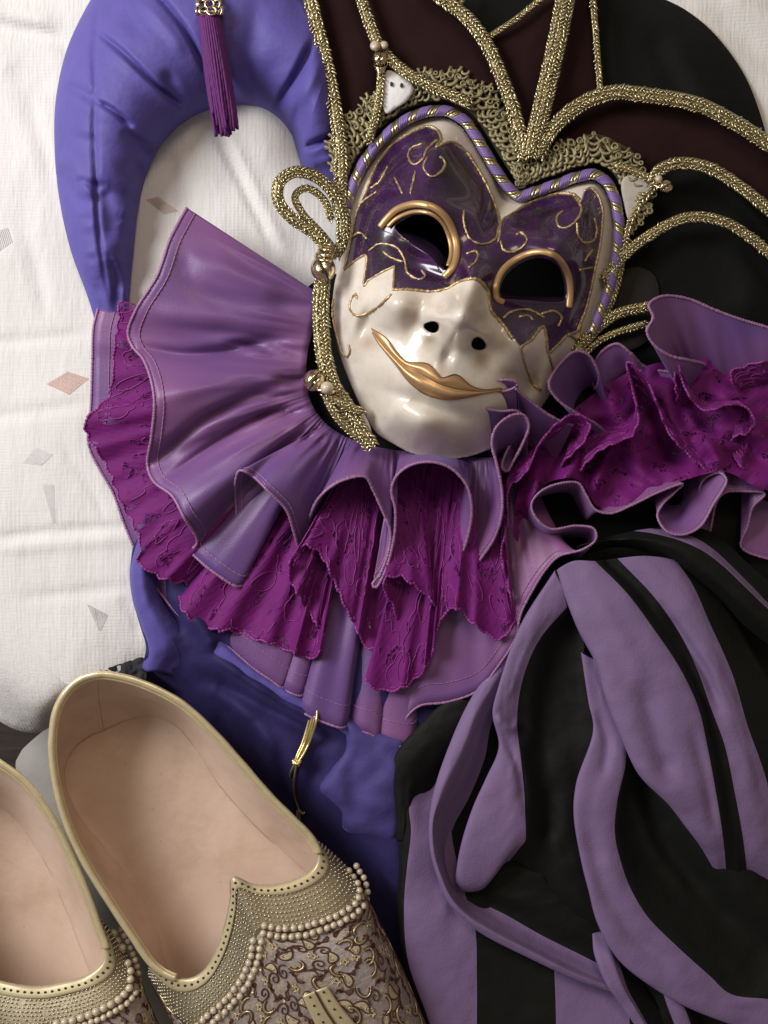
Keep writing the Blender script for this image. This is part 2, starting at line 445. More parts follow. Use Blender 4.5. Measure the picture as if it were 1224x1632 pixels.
for L, dp, w in (([(335, 190), (372, 262), (410, 340), (446, 415)], 16, 6), ([(352, 200), (390, 280), (428, 360), (460, 420)], -9, 12), ([(252, 230), (285, 290), (300, 345)], 7, 12),
                 ([(-60, 30), (20, 48), (90, 62), (140, 110)], 9, 10), ([(-50, 10), (30, 22), (100, 40)], -9, 12),                  ([(40, 140), (58, 200), (84, 290)], 4, 9), ([(30, 330), (52, 410), (80, 520)], 4, 9), ([(8, 110), (40, 120), (90, 140)], 4, 12), ([(-40, 548), (60, 540), (150, 530)], 4, 7), ([(-40, 668), (60, 655), (150, 640)], 4, 8),
                 ([(-40, 862), (80, 848), (230, 838)], 6, 6), ([(-40, 960), (90, 948), (230, 932)], 4, 7), ([(-40, 880), (80, 868), (230, 856)], -4, 8), ([(90, 700), (140, 770), (175, 840)], 3, 5),
                 ([(190, 950), (215, 985), (222, 1020)], 5, 4), ([(1120, 10), (1180, 60), (1260, 130)], 8, 16), ([(1150, -20), (1210, 20), (1280, 60)], -6, 14)):
    G = np.stack([X, Y, Z], -1); crease(G, L, dp*.85, w*1.25); Z = G[:, 2]
d, _ = segdist(X, Y, EDGE)
def edge_drop(d): return -10*np.exp(-(d/22.0))
Z = Z*np.clip(d/60, 0, 1)+edge_drop(d)-14*np.clip((X-640)/100, 0, 1)*np.clip((Y-720)/100, 0, 1)
SOFAP = np.stack([X, Y, Z], -1)
part('seat_cushion', np.stack([X, Y, Z], -1), F, SOFA, sofa)
# the rounded side of the cushion, falling away to the left and to the front
e = A([(-700, 120), (-400, 390), (-200, 640), (-100, 790), (0, 945), (55, 1032), (90, 1078), (112, 1092), (150, 1086), (190, 1074), (225, 1050), (330, 1058), (450, 1095), (570, 1190), (670, 1340), (740, 1700), (760, 2050)])
b1 = A([(-780, 200), (-480, 470), (-285, 720), (-175, 860), (-55, 1000), (20, 1085), (68, 1122), (108, 1110), (152, 1100), (192, 1090), (230, 1068), (325, 1082), (438, 1120), (555, 1210), (655, 1355), (728, 1705), (748, 2050)])
b2 = A([(-900, 320), (-620, 600), (-420, 850), (-290, 960), (-105, 1065), (18, 1160), (66, 1166), (106, 1136), (152, 1130), (192, 1120), (232, 1100), (315, 1120), (420, 1160), (535, 1240), (635, 1380), (715, 1710), (735, 2050)])
G = np.stack([cri(np.c_[e, np.full(len(e), -10.)], 8), cri(np.c_[b1, np.full(len(e), -45.)], 8), cri(np.c_[b2, np.full(len(e), -150.)], 8)])
b3 = b2.copy(); b3 = (b3-A([612, 816]))*.87+A([612, 816]); G = np.concatenate([crossblend(G, 8), [cri(np.c_[b3, np.full(len(e), -415.)], 8)]]); part('cushion_side', G.reshape(-1, 3), grid_faces(*G.shape[:2]), SOFA, sofa)
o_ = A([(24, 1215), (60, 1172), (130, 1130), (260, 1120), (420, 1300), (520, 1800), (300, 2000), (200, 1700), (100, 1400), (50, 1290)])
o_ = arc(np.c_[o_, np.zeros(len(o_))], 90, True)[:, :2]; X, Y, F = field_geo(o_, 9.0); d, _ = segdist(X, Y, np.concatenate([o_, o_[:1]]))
part('lower_cushion', np.stack([X, Y, -290+30*(1-np.exp(-d/30))+vnoise(X, Y, 70, 5)*3], -1), F, cloth('greige_shaded_cover', (.33, .315, .29), .9, .2, .1), sofa)  # pale cushion in shade, the shade given as a greige colour
# woven motifs lying flat in the cover
RUST = cloth('rust_woven_thread', (.50, .27, .22), .85, .2, .1); GREYT = cloth('grey_woven_thread', (.63, .63, .63), .85, .2, .1)
PEACH = cloth('peach_woven_thread', (.62, .48, .40), .85, .2, .1)
def motif(name, quad, mat, hatch=0, z=3.0):
    q = A(quad); g = Geo()
    def zz(p):
        p = A(p); i = [np.argmin((SOFAP[:, 0]-a)**2+(SOFAP[:, 1]-b)**2) for a, b in p]; return np.c_[p, SOFAP[i, 2]+.9]
    if not hatch:
        P = zz(q); g.add(np.concatenate([P, P-[0, 0, 1.5]]), np.array([[0, 3, 2, 1]]) if len(q) == 4 else np.array([[0, 2, 1]]))
    else:
        a, b, c, d_ = q
        for i in range(hatch):
            t0 = (i+.15)/hatch; t1 = (i+.7)/hatch
            p = A([a+(b-a)*t0, a+(b-a)*t1, d_+(c-d_)*t1, d_+(c-d_)*t0]); g.add(zz(p), np.array([[0, 3, 2, 1]]))
    o = g.put(name, mat, sofa, smooth=False); o['label'] = {'RUST': 'rust red hatched woven diamond'}.get(hatch and 'RUST', 'faint woven motif in the cover'); return o
motif('woven_motif', [(74, 612), (108, 592), (142, 603), (110, 629)], RUST, 17, 6)
motif('woven_motif', [(232, 318), (252, 313), (284, 336), (262, 341)], PEACH, 11, 6)
motif('woven_motif', [(36, 738), (56, 712), (84, 724), (66, 742)], GREYT, 12, 6)
motif('woven_motif', [(-12, 370), (12, 362), (20, 385), (-4, 402)], GREYT, 9, 6)
motif('woven_motif', [(138, 962), (172, 980), (160, 1005), (156, 1004)], GREYT, 14, 4)
motif('woven_motif', [(66, 770), (86, 772), (88, 832), (84, 834)], GREYT, 22, 5)
motif('woven_motif', [(112, 600), (108, 600), (108, 600), (112, 600)], RUST, 0, 4) if False else None

# ------------------------------------------------------------------ violet stuffed jester horn
horn = empty('jester_hat_horn', (300, 120, 0), 'stuffed violet jester hat horn curving in an arch over the white sofa, top left', 'jester hat')
inn = A([(205, 560), (206, 480), (213, 400), (221, 330), (235, 275), (262, 225), (300, 190), (350, 170), (405, 168), (440, 185), (464, 214), (474, 245), (485, 275), (515, 293), (548, 302)])
out = A([(165, 560), (142, 480), (113, 400), (95, 320), (87, 240), (90, 150), (118, 50), (200, -70), (330, -130), (440, -90), (510, -20), (540, 60), (556, 150), (562, 240), (570, 330)])
Mh = 34
I = cri(np.c_[inn, np.zeros(15)], Mh); O = cri(np.c_[out, np.zeros(15)], Mh)
ts = (1-np.cos(np.linspace(0, np.pi, 65)))/2
G = np.stack([O*(1-t)+I*t for t in ts]); wd = np.linalg.norm(O-I, axis=1)
hh = np.minimum(100, 18+.42*wd)*np.clip((585-(O[:, 1]+I[:, 1])/2)/170, .12, 1)
for i, t in enumerate(ts): G[i, :, 2] = 4+hh*np.sin(np.pi*t)**.62
for L, dp, w in (([(160, -5), (152, 48), (150, 90), (152, 150), (150, 200), (153, 290), (155, 340), (161, 400), (174, 480)], 8, 4.6),
                 ([(150, 46), (200, 88), (245, 132), (296, 175)], 20, 4.2), ([(165, 70), (215, 112), (262, 158), (300, 200)], -5, 10),
                 ([(236, -20), (275, 20), (305, 65), (330, 120)], 20, 4.6), ([(220, -5), (262, 40), (296, 90)], -6, 11),
                 ([(104, 134), (132, 148), (152, 162)], 10, 9), ([(152, 160), (180, 176), (212, 204)], 16, 4.6), ([(195, 206), (225, 228), (250, 246)], 9, 9),
                 ([(86, 266), (112, 295), (140, 335)], 12, 13), ([(96, 240), (120, 275), (146, 320)], -7, 12), ([(120, 282), (150, 296), (170, 292)], 9, 8),
                 ([(154, 296), (172, 330), (176, 390)], 9, 15), ([(160, 300), (190, 312), (224, 325)], 6, 12), ([(190, 340), (205, 345), (196, 380)], -4, 14),
                 ([(168, 400), (184, 440), (186, 500)], 9, 9), ([(120, 400), (140, 460), (160, 520)], -5, 12), ([(500, 62), (478, 110), (436, 176)], 18, 7), ([(515, 90), (490, 140), (460, 185)], -8, 12),
                 ([(540, 215), (505, 228), (480, 236)], 15, 6), ([(540, 250), (515, 258), (492, 268)], -5, 9), ([(420, -20), (400, 60), (390, 140)], 7, 18), ([(262, 110), (280, 150), (300, 170)], 9, 10),
                 ([(215, 250), (225, 290), (222, 320)], 7, 10)):
    crease(G, L, dp*.95, w*.95)
G[..., 2] += vnoise(G[..., 0], G[..., 1], 34, 11)*2.2*np.sin(np.pi*ts)[:, None]
sL = np.cumsum(np.r_[0, np.linalg.norm(np.diff(I, axis=0), axis=1)])[None]; tt = ts[:, None]
G[..., 2] += 5.5*vnoise(sL+0*tt, tt*3, 19, 44)*np.exp(-((tt-.93)/.16)**2)*np.sin(np.pi*tt)**.5*2+3.0*vnoise(sL*1.3+0*tt, tt*4, 16, 45)*np.exp(-((tt-.30)/.10)**2)
G[..., 2] = np.maximum(G[..., 2], 2)
bot = np.stack([O*(1-t)+I*t for t in (.97, .5, .03)]); bot[..., 2] = 1
GG = np.concatenate([G, bot]); Vh = GG.reshape(-1, 3)
part('stuffed_horn', Vh, grid_faces(*GG.shape[:2]), VIOLET, horn)

# ------------------------------------------------------------------ tassel
tas = empty('tassel', (335, 10, 110), 'dark purple cord tassel with a gold filigree cap hanging over the violet horn', 'tassel')
ax0 = A([333, 22, 112]); ax1 = A([360, 206, 92])
for k in range(58):
    a = 2*math.pi*k/30+(0.1 if k >= 30 else 0); rr = 17 if k < 30 else rng.uniform(5, 13)
    off0 = A([math.cos(a)*rr, 0, math.sin(a)*rr]); sp = 1.22+rng.uniform(-.1, .12); ln = rng.uniform(.95, 1.07) if k % 6 else rng.uniform(.78, .95)
    P = []
    for t in np.linspace(0, 1, 26):
        c = ax0+(ax1-ax0)*t*ln; w = .95+.25*math.sin(t*2.4)*(sp-.6)
        P.append(c+off0*w+A([math.sin(t*5+k)*1.6, 0, math.cos(t*6+k*2)*1.2])*t)
    P = A(P); g = Geo()
    s_ = np.arange(26); g.tube(P, 2.2*(1+.12*np.sin(s_*2.6+k)), 6); g.put('strand', THREADP, tas)
g = Geo()
for z_, r_, n_ in ((-14, 13, 6), (-4, 17, 8), (7, 19, 9)):
    for k in range(n_):
        a = 2*math.pi*k/n_+z_; c = A([333+z_*.14+math.cos(a)*r_, 10+z_, 112+math.sin(a)*r_])
        th = np.linspace(0, 2*np.pi, 15)[:-1]; P = c+np.stack([6*np.cos(th)*abs(math.sin(a))+1.5*np.cos(th), 6.5*np.sin(th), 5*np.cos(th)*math.cos(a)], -1); g.tube(P, 1.9, 5, True)
th = np.linspace(0, 2*np.pi, 29)[:-1]
for yy, r_ in ((18, 19.5), (-20, 11)): g.tube(A([335-(18-yy)*.12, yy, 112])+np.stack([r_*np.cos(th), 0*th, r_*np.sin(th)], -1), 2.2, 6, True)
V, Fb = ball_geo(11, 14, 8); V = V+A([330, -16, 112]); g.add(V, Fb)
g.put('filigree_cap', BRASS, tas)

# ------------------------------------------------------------------ black hat half at the top right
hat = empty('black_hat_horn', (900, 200, 0), 'padded black hat half lying behind the mask at the top right', 'jester hat')
o_ = A([(470, -160), (800, -200), (985, -60), (1040, -12), (1090, 14), (1130, 45), (1165, 86), (1190, 126), (1208, 170), (1224, 225), (1245, 320), (1255, 450), (1262, 600), (1180, 640), (1000, 620), (760, 540), (600, 420), (555, 300), (520, 120)])
o_ = arc(np.c_[o_, np.zeros(len(o_))], 220, True)[:, :2]; X, Y, F = field_geo(o_, 8.0); d, _ = segdist(X, Y, np.concatenate([o_, o_[:1]]))
Z = 3+46*(1-np.exp(-(d/34)))+vnoise(X, Y, 60, 21)*3
G = np.stack([X, Y, Z], -1)
for L, dp, w in (([(1060, 60), (1110, 130), (1150, 210)], -9, 26), ([(1040, 40), (1075, 130), (1090, 220)], 8, 20), ([(1150, 330), (1190, 420), (1200, 520)], -8, 26)): crease(G, L, dp, w)
part('padded_crown', G, F, BLACK, hat)
o_ = A([(945, 470), (975, 440), (1010, 425), (1042, 438), (1052, 480), (1050, 525), (1000, 560), (950, 560)]); o_ = arc(np.c_[o_, np.zeros(8)], 70, True)[:, :2]
X, Y, F = field_geo(o_, 5.0); d, _ = segdist(X, Y, np.concatenate([o_, o_[:1]])); part('grey_lining', np.stack([X, Y, 52+5*(1-np.exp(-d/8))+vnoise(X, Y, 25, 2)*2], -1), F, GREYC, hat)

# ------------------------------------------------------------------ the mask
mask = empty('carnival_mask', (735, 505, 60), 'smiling white and purple porcelain jester mask with gold lips and gold braided crown', 'mask')
OUT = A([(655, 722), (628, 708), (600, 690), (582, 662), (563, 622), (547, 582), (536, 542), (530, 500), (532, 460), (543, 410), (553, 360), (562, 315), (578, 278), (602, 243), (640, 206), (675, 190), (710, 187), (736, 202), (757, 232), (778, 268),
         (800, 300), (824, 321), (860, 313), (895, 301), (925, 291), (950, 289), (968, 310), (979, 350), (976, 400), (966, 450), (951, 490), (936, 530), (916, 565), (900, 592), (880, 625), (850, 665), (800, 705), (745, 728), (700, 730)])
OUT = arc(np.c_[OUT, np.zeros(len(OUT))], 420, True)[:, :2]
HOLE_L = arc([(629, 361, 0), (645, 350, 0), (662, 343, 0), (691, 347, 0), (711, 367, 0), (719, 394, 0), (717, 418, 0), (712, 430, 0), (701, 424, 0), (685, 405, 0), (660, 388, 0), (640, 374, 0)], 90, True)[:, :2]
HOLE_R = arc([(797, 462, 0), (809, 436, 0), (836, 417, 0), (863, 412, 0), (885, 421, 0), (898, 441, 0), (902, 478, 0), (876, 481, 0), (851, 479, 0), (820, 477, 0), (801, 474, 0)], 90, True)[:, :2]
def ell(cx, cy, rx, ry, rot, n=28, tear=.35):
    a = np.linspace(0, 2*np.pi, n+1)[:-1]; x = rx*np.cos(a); y = ry*np.sin(a)*(1-tear*np.cos(a)); c, s = math.cos(rot), math.sin(rot)
    return np.stack([cx+c*x-s*y, cy+s*x+c*y], -1)
NOS_L = ell(687, 521, 12.5, 8.5, .15+math.pi); NOS_R = ell(764, 549, 12.5, 9.5, .45)
cR, sR = math.cos(R(19)), math.sin(R(19))
OUTC = np.concatenate([OUT, OUT[:1]])
def facez(X, Y):
    dx = X-735; dy = Y-505; u = cR*dx+sR*dy; v = -sR*dx+cR*dy; au = np.abs(u)
    d, _ = segdist(X, Y, OUTC)
    g = lambda cu, cv, ru, rv: np.exp(-((u-cu)/ru)**2-((v-cv)/rv)**2)
    gs = lambda cu, cv, ru, rv: g(cu, cv, ru, rv)+g(-cu, cv, ru, rv)
    z = 66+92*(1-np.exp(-(d/52)**1.25))+30*np.exp(-(u/120)**2-((v+10)/190)**2)
    z += 72*np.exp(-((u/31)**2+((v-4)/34)**2)**1.35)+38*g(0, -50, 24, 44)+26*g(0, 2, 45, 36)           # nose tip and bridge
    z += 27*gs(38, 13, 16, 15)-14*gs(40, 31, 11, 8)                            # nostril wings
    z -= 8*gs(66, 34, 15, 28)                                                 # fold beside the nose
    z += 38*gs(106, 12, 38, 34)                                                # cheek apples
    z -= 24*gs(96, -92, 46, 32)                                                # eye sockets
    z += 22*gs(98, -150, 62, 24)+12*gs(112, -215, 42, 50)                      # brows and lobes
    z -= 20*np.exp(-(u/17)**2)*np.clip((-v-100)/60, 0, 1)*np.clip((v+290)/60, 0, 1)
    z -= 9*g(0, 64, 9, 16)                                                     # philtrum
    z += 17*g(0, 118, 80, 30)-13*g(0, 150, 60, 12)+25*g(-4, 180, 46, 26)       # mouth, chin
    z -= 14*gs(138, 60, 14, 30); z += 12*gs(160, 58, 15, 46); z -= 4*gs(112, 62, 26, 10)                    # smile folds
    z -= 9*gs(70, -50, 45, 10)
    return z
def FP(pts, off=0.0, n=None, closed=False):
    """curve on the mask surface"""
    P = A([(p[0], p[1], 0) for p in pts]); n = n or max(8, int(length(P)/2.5)); P = arc(P, n, closed)
    P[:, 2] = facez(P[:, 0], P[:, 1])+off; return P
X, Y, F = field_geo(OUT, 1.9, (HOLE_L, HOLE_R, NOS_L, NOS_R)); Z = facez(X, Y)
PAINT = A([(549, 428), (557, 392), (561, 372), (568, 340), (585, 300), (600, 262), (625, 230), (655, 211), (680, 201), (697, 207), (703, 222), (695, 234), (720, 226), (745, 243), (770, 283), (787, 320), (796, 352), (797, 372), (800, 352), (820, 338), (850, 320), (890, 308),
           (915, 310), (926, 322), (931, 304), (943, 300), (955, 315), (961, 340), (957, 385), (948, 430), (935, 488), (919, 528), (905, 533), (890, 548), (874, 562), (866, 520), (848, 540), (830, 553), (817, 539), (802, 517), (782, 494), (776, 462), (760, 445), (734, 448), (714, 459), (688, 464), (649, 461), (627, 462), (629, 424), (587, 447), (580, 455), (583, 407), (565, 416)])
pt = arc(np.c_[PAINT, np.zeros(len(PAINT))], 600, True)[:, :2]
inp = inside(X, Y, PAINT)
dP, _ = segdist(X, Y, np.concatenate([PAINT, PAINT[:1]]))
g2 = lambda cx, cy, r: np.exp(-((X-cx)**2+(Y-cy)**2)/r**2)
ivory = np.tile(A([.72, .66, .575]), (len(X), 1))
stain_shade = .55*g2(588, 545, 15)+.08*g2(640, 515, 15)+.55*g2(764, 574, 15)+.5*g2(684, 541, 11)+.22*g2(655, 500, 14)+.2*g2(724, 545, 10)+.22*g2(700, 585, 16)+.5*g2(855, 610, 14)+.3*g2(800, 590, 26)+.2*g2(540, 520, 14)+.22*g2(650, 716, 30)+.25*g2(795, 545, 20)  # antique brown wash, deepened round the nose as painted relief shading
stain_shade += .16*np.clip(vnoise(X, Y, 22, 31), 0, 1)+.10*np.clip(vnoise(X, Y, 9, 32), 0, 1)
stain_shade = np.clip(stain_shade, 0, .85)[:, None]
ivory = ivory*(1-stain_shade)+A([.30, .185, .085])*stain_shade
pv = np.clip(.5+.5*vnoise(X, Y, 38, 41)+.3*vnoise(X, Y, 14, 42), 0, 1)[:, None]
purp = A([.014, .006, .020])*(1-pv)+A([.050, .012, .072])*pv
low = np.clip((Y-(410+.30*(X-640)))/60, 0, 1)[:, None]*.55; purp = purp*(1-low)+A([.060, .034, .082])*low  # reflected light painted into the lower zone as a paler purple
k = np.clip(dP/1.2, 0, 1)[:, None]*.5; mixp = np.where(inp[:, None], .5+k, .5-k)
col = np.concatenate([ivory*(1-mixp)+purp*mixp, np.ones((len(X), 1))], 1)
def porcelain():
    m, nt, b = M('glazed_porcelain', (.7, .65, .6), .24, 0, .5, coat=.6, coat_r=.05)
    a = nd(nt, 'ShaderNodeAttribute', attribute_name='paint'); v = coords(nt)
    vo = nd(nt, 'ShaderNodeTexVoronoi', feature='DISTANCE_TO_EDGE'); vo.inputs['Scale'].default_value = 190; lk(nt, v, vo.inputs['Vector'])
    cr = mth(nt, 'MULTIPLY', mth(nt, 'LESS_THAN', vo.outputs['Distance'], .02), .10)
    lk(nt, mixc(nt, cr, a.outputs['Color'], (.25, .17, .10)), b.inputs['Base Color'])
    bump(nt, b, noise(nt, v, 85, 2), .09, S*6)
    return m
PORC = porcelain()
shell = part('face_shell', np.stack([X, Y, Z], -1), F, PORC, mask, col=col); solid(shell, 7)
# gold rims of the eyes
g = Geo(); P = FP([(606, 362), (618, 347), (634, 333), (662, 325), (690, 330), (710, 346), (724, 374), (728, 402), (722, 426), (708, 442)], 3.5, 90)
g.tube(P, 5.9, 12, flat=.6); Q = FP([(618, 361), (634, 347), (662, 337), (688, 341), (706, 356), (716, 380), (719, 404), (714, 424)], 4.5, 80); g.tube(Q, 3.4, 10, flat=.7); g.put('eye_rim', GOLDP, mask)
g = Geo(); P = FP([(803, 482), (792, 476), (790, 458), (802, 430), (830, 409), (862, 401), (888, 410), (904, 434), (909, 462), (907, 490)], 3.5, 90); g.tube(P, 5.3, 12, flat=.6); g.put('eye_rim', GOLDP, mask)
# lower lids: a dark strip that turns inwards under each eye opening
for pts, dx, dy in (([(608, 366), (632, 376), (660, 392), (686, 410), (704, 434)], 12, -16), ([(796, 478), (825, 482), (855, 484), (904, 484)], 0, -12)):
    a = FP(pts, 1.0, 40); b_ = a+A([dx*.4, dy*.4, -10]); c_ = a+A([dx, dy, -34]); G = crossblend(np.stack([a, b_, c_]), 5); sheet('lower_lid', G, cloth('dark_purple_lid', (.022, .012, .030), .3, .6, 0), mask, thick=3)
# lips
up = FP([(592, 523), (614, 538), (631, 560), (648, 576), (682, 580), (696, 594), (704, 602), (727, 597), (751, 615), (772, 621), (800, 618)], 0.5, 110)
mid = FP([(595, 529), (612, 552), (645, 582), (672, 596), (700, 611), (731, 620), (768, 624), (800, 621)], -1.5, 110)
lo = FP([(593, 531), (604, 548), (631, 582), (652, 609), (679, 629), (713, 637), (741, 634), (772, 627), (800, 623)], .5, 110)
t = np.linspace(0, 1, 110); w = np.sin(np.pi*t)**.7
uc = (up+mid)/2; uc[:, 2] += 5*w; lc = (mid+lo)/2; lc[:, 2] += 9*w
m2 = mid.copy(); m2[:, 2] += 1*w
sheet('gold_lips', crossblend(np.stack([up, uc, m2]), 6), GOLDP, mask, thick=1, offset=1); sheet('gold_lips', crossblend(np.stack([m2, lc, lo]), 6), GOLDP, mask, thick=1, offset=1)
LIPL, _n, _b = M('brown_lip_line', (.16, .06, .025), .4)
for P, r_ in ((mid, 1.2), (up, 1.0), (lo, 1.0)):
    g = Geo(); P = P.copy(); P[:, 2] += 1.8; g.tube(P, r_*np.clip(w*1.6+.2, 0, 1), 6); g.put('lip_line', LIPL, mask)
# raised gold glitter lines
def gl(pts, r=2.3, closed=False):
    P = FP(pts, .8, None, closed); g = Geo(); r_ = r*(1+.22*rng.normal(size=len(P))).clip(.6, 1.5); g.tube(P+rng.normal(0, .25, P.shape), r_, 6, closed); return g.put('gold_line', GLIT, mask)
gl(PAINT[:15], 1.9); gl(PAINT[13:24], 2.3); gl([(797, 372), (794, 385)], 2.2)
gl(PAINT[24:37], 2.2); gl([(961, 340), (957, 385), (948, 430), (935, 488), (919, 528)], 1.6); gl([(874, 562), (866, 520), (848, 540), (830, 553)], 2.2); gl(PAINT[37-1+2:45], 2.6)
gl([(782, 494), (777, 462), (760, 445), (734, 448), (714, 459), (688, 464), (649, 461), (627, 462)], 2.5); gl([(627, 462), (629, 424)], 2.3); gl([(629, 424), (610, 433), (587, 447), (580, 456), (583, 407), (565, 416), (549, 430)], 1.9)
for c in ([(673, 229), (655, 236), (651, 250), (659, 262), (673, 254), (681, 237), (698, 222)], [(681, 250), (675, 267), (688, 281), (704, 273), (709, 258), (701, 249)], [(629, 283), (642, 309)], [(662, 273), (654, 309)],
          [(740, 335), (739, 352), (750, 381), (770, 389), (789, 381), (796, 360)], [(557, 381), (574, 371), (585, 381)], [(587, 401), (603, 389), (632, 394), (645, 414), (649, 433), (668, 445), (678, 440), (672, 430)], [(610, 401), (623, 410), (642, 417)],
          [(743, 404), (760, 401), (760, 414), (747, 427)], [(624, 469), (597, 493), (569, 503), (558, 493), (561, 475), (567, 469), (570, 476)], [(531, 476), (530, 500), (537, 537), (545, 562), (553, 568), (558, 560), (556, 549)],
          [(897, 336), (888, 345), (890, 360), (902, 363), (917, 353), (927, 333), (917, 314)], [(920, 355), (922, 377), (932, 387), (947, 382), (951, 367), (947, 348)], [(944, 397), (932, 416)], [(923, 430), (944, 426)], [(798, 384), (802, 397), (814, 402), (834, 392), (840, 380), (829, 370), (823, 374)],
          [(802, 507), (814, 497), (839, 493), (858, 500), (868, 507)], [(863, 500), (883, 496), (895, 505), (890, 520)], [(830, 553), (838, 585), (850, 612), (862, 622)], [(874, 562), (880, 590), (872, 612)], [(905, 532), (920, 540), (926, 520)],
          [(590, 300), (604, 290), (618, 265)], [(570, 330), (582, 318), (600, 306)], [(828, 505), (842, 503), (850, 510)]): gl(c, 2.0)
# twisted rope along the upper rim
def rope(pts):
    P = A([(p[0], p[1], 0) for p in pts]); L = length(P); n = int(L/1.7); P = arc(P, n); P[:, 2] = 82; T, N, B = frames(P); s = np.arange(n)*L/n; ph = s/33*2*np.pi
    for offs, mt, r in (((0, .62, 1.24, 1.86, 2.45), ROPEP, 2.8), ((3.5, 4.05, 5.2), GOLDB, 2.4)):
        g = Geo()
        for o_ in offs: a = ph+o_; g.tube(P+6.5*(np.cos(a)[:, None]*N+np.sin(a)[:, None]*B), r, 6)
        g.put('rope_strand', mt, mask)
rope([(552, 330), (559, 305), (575, 268), (600, 232), (638, 197), (674, 180), (711, 177), (741, 193), (764, 226), (785, 262), (805, 292), (827, 312), (858, 304), (893, 292), (924, 281), (952, 279), (974, 301), (986, 348), (983, 402), (973, 452), (958, 494), (943, 531)])
# crocheted olive gold edging outside the rope
def edging(pts, rows, scal):
    g = Geo(); P0 = A([(p[0], p[1], 0) for p in pts]); L = length(P0)
    for off, amp, per, r, z in rows:
        n = int(L/1.0); P = arc(P0, n); T, N, B = frames(P); s = np.arange(n)*L/n
        w_ = off+amp*np.sin(s/per*2*np.pi)+scal*(off/40)*np.abs(np.sin(s/36*np.pi)); a = 1.0*np.cos(s/per*2*np.pi)
        tap = np.clip(np.minimum(s, L-s)/40, .25, 1)
        Q = P-N*(w_*tap)[:, None]+T*(amp*.55*np.cos(2*np.pi*s/per))[:, None]; Q[:, :2] += np.stack([vnoise(s, s*0+off, 5, 7), vnoise(s, s*0+off, 5, 8)], -1)*2.6; Q[:, 2] = z+a+1*vnoise(s, s*0+off, 6, 9); g.tube(Q, r*1.3*(1+.35*vnoise(s, s*0+off, 4, 10)), 5, flat=.45)
    for k in range(int(L/7)):
        i = int((k+.5)*7/L*len(P)); off = rng.uniform(24, 42); c = P[i]-N[i]*(off+scal*abs(math.sin(k*7/36*math.pi)))*tap[i]; c[2] = 84+rng.uniform(-2, 4)
        th = np.linspace(0, 2*np.pi, 13)[:-1]; rr = rng.uniform(2.5, 5.0); tl = rng.uniform(-.2, .2, 2)
        g.tube(c+np.stack([rr*np.cos(th), rr*np.sin(th), rr*(tl[0]*np.cos(th)+tl[1]*np.sin(th))], -1), 1.6, 5, True, .5)
    # felt strip under the loops
    Pm = arc(P0, 160); T, N, B = frames(Pm); sm = np.linspace(0, L, 160); tp = np.clip(np.minimum(sm, L-sm)/40, .25, 1)[:, None]
    rowsb = []
    for o_ in (2, 16, 30, 44): q = Pm-N*o_*tp*(1+.12*np.abs(np.sin(sm/36*np.pi))[:, None]*(o_ > 30)); q[:, 2] = 74; rowsb.append(q)
    sheet('edging_backing', crossblend(np.stack(rowsb), 3), GIMPB, mask, thick=2)
    g.put('crochet_edging', GIMP, mask)
ROWS = ((10, 5, 9, 2.3, 80), (18, 6, 11, 2.3, 83), (27, 6, 10, 2.2, 84), (36, 6, 12, 2.1, 82), (42, 5, 8, 1.9, 80), (22, 3, 14, 2.6, 77), (32, 4, 13, 2.4, 77))
edging([(548, 300), (562, 268), (590, 226), (632, 186), (672, 168), (714, 164), (750, 182), (775, 217), (796, 252), (815, 278), (830, 290)], ROWS, 13)
edging([(824, 300), (856, 290), (891, 279), (924, 268), (958, 264), (986, 292), (998, 345), (996, 372)], tuple((a*.85, b, c, d, e) for a, b, c, d, e in ROWS), 12)
# velvet points of the crown
def panel(name, pts, mat, z=62, bul=10):
    o_ = arc([(p[0], p[1], 0) for p in pts], 130, True)[:, :2]; X, Y, F = field_geo(o_, 6.0); d, _ = segdist(X, Y, np.concatenate([o_, o_[:1]]))
    return solid(part(name, np.stack([X, Y, z+bul*(1-np.exp(-d/18))+vnoise(X, Y, 40, 5)*2], -1), F, mat, mask), 5)
panel('velvet_point', [(488, -60), (500, 10), (520, 100), (536, 190), (542, 290), (590, 270), (600, 190), (606, 110), (600, 70), (575, 10), (555, -60)], MAROON, 64)
panel('velvet_point', [(560, -70), (585, 20), (608, 80), (650, 120), (720, 170), (800, 250), (836, 250), (822, 180), (800, 120), (772, 65), (735, 22), (680, -20), (640, -70)], MAROON, 66)
panel('velvet_point', [(780, 60), (822, 32), (868, -2), (902, -30), (900, 20), (882, 90), (862, 170), (840, 250), (834, 240), (822, 180), (800, 115)], MAROON, 66)
panel('velvet_point', [(905, -30), (945, -30), (950, 60), (957, 148), (920, 168), (880, 205), (855, 245), (846, 240), (868, 160), (888, 80)], MAROON, 66)
panel('velvet_point', [(856, 246), (880, 208), (925, 168), (975, 150), (1040, 155), (1110, 168), (1170, 198), (1240, 245), (1240, 345), (1180, 298), (1130, 266), (1080, 258), (1040, 274), (990, 270), (920, 250)], MAROON, 58)
panel('felt_point', [(617, 112), (640, 122), (659, 139), (651, 158), (634, 170), (615, 180), (610, 150)], FELT, 89, 2)
FELT2 = cloth('cream_felt', (.42, .39, .34), .9, .2, .1)
panel('felt_point', [(1042, 288), (1012, 278), (992, 286), (996, 330), (1004, 352), (1020, 330)], FELT2, 84, 2)
DOT = cloth('dark_dot', (.03, .03, .025), .7, .3, .1); g = Geo()
for x, y in ((624, 134), (640, 136)): V, Fb = ball_geo(1, 10, 6, 2.6, 4, 1.5); g.add(V+A([x, y, 93]), Fb)
g.put('dark_dot', DOT, mask)
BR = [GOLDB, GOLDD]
def zl(pts, z): return [(p[0], p[1], z if len(p) < 3 else p[2]) for p in pts]
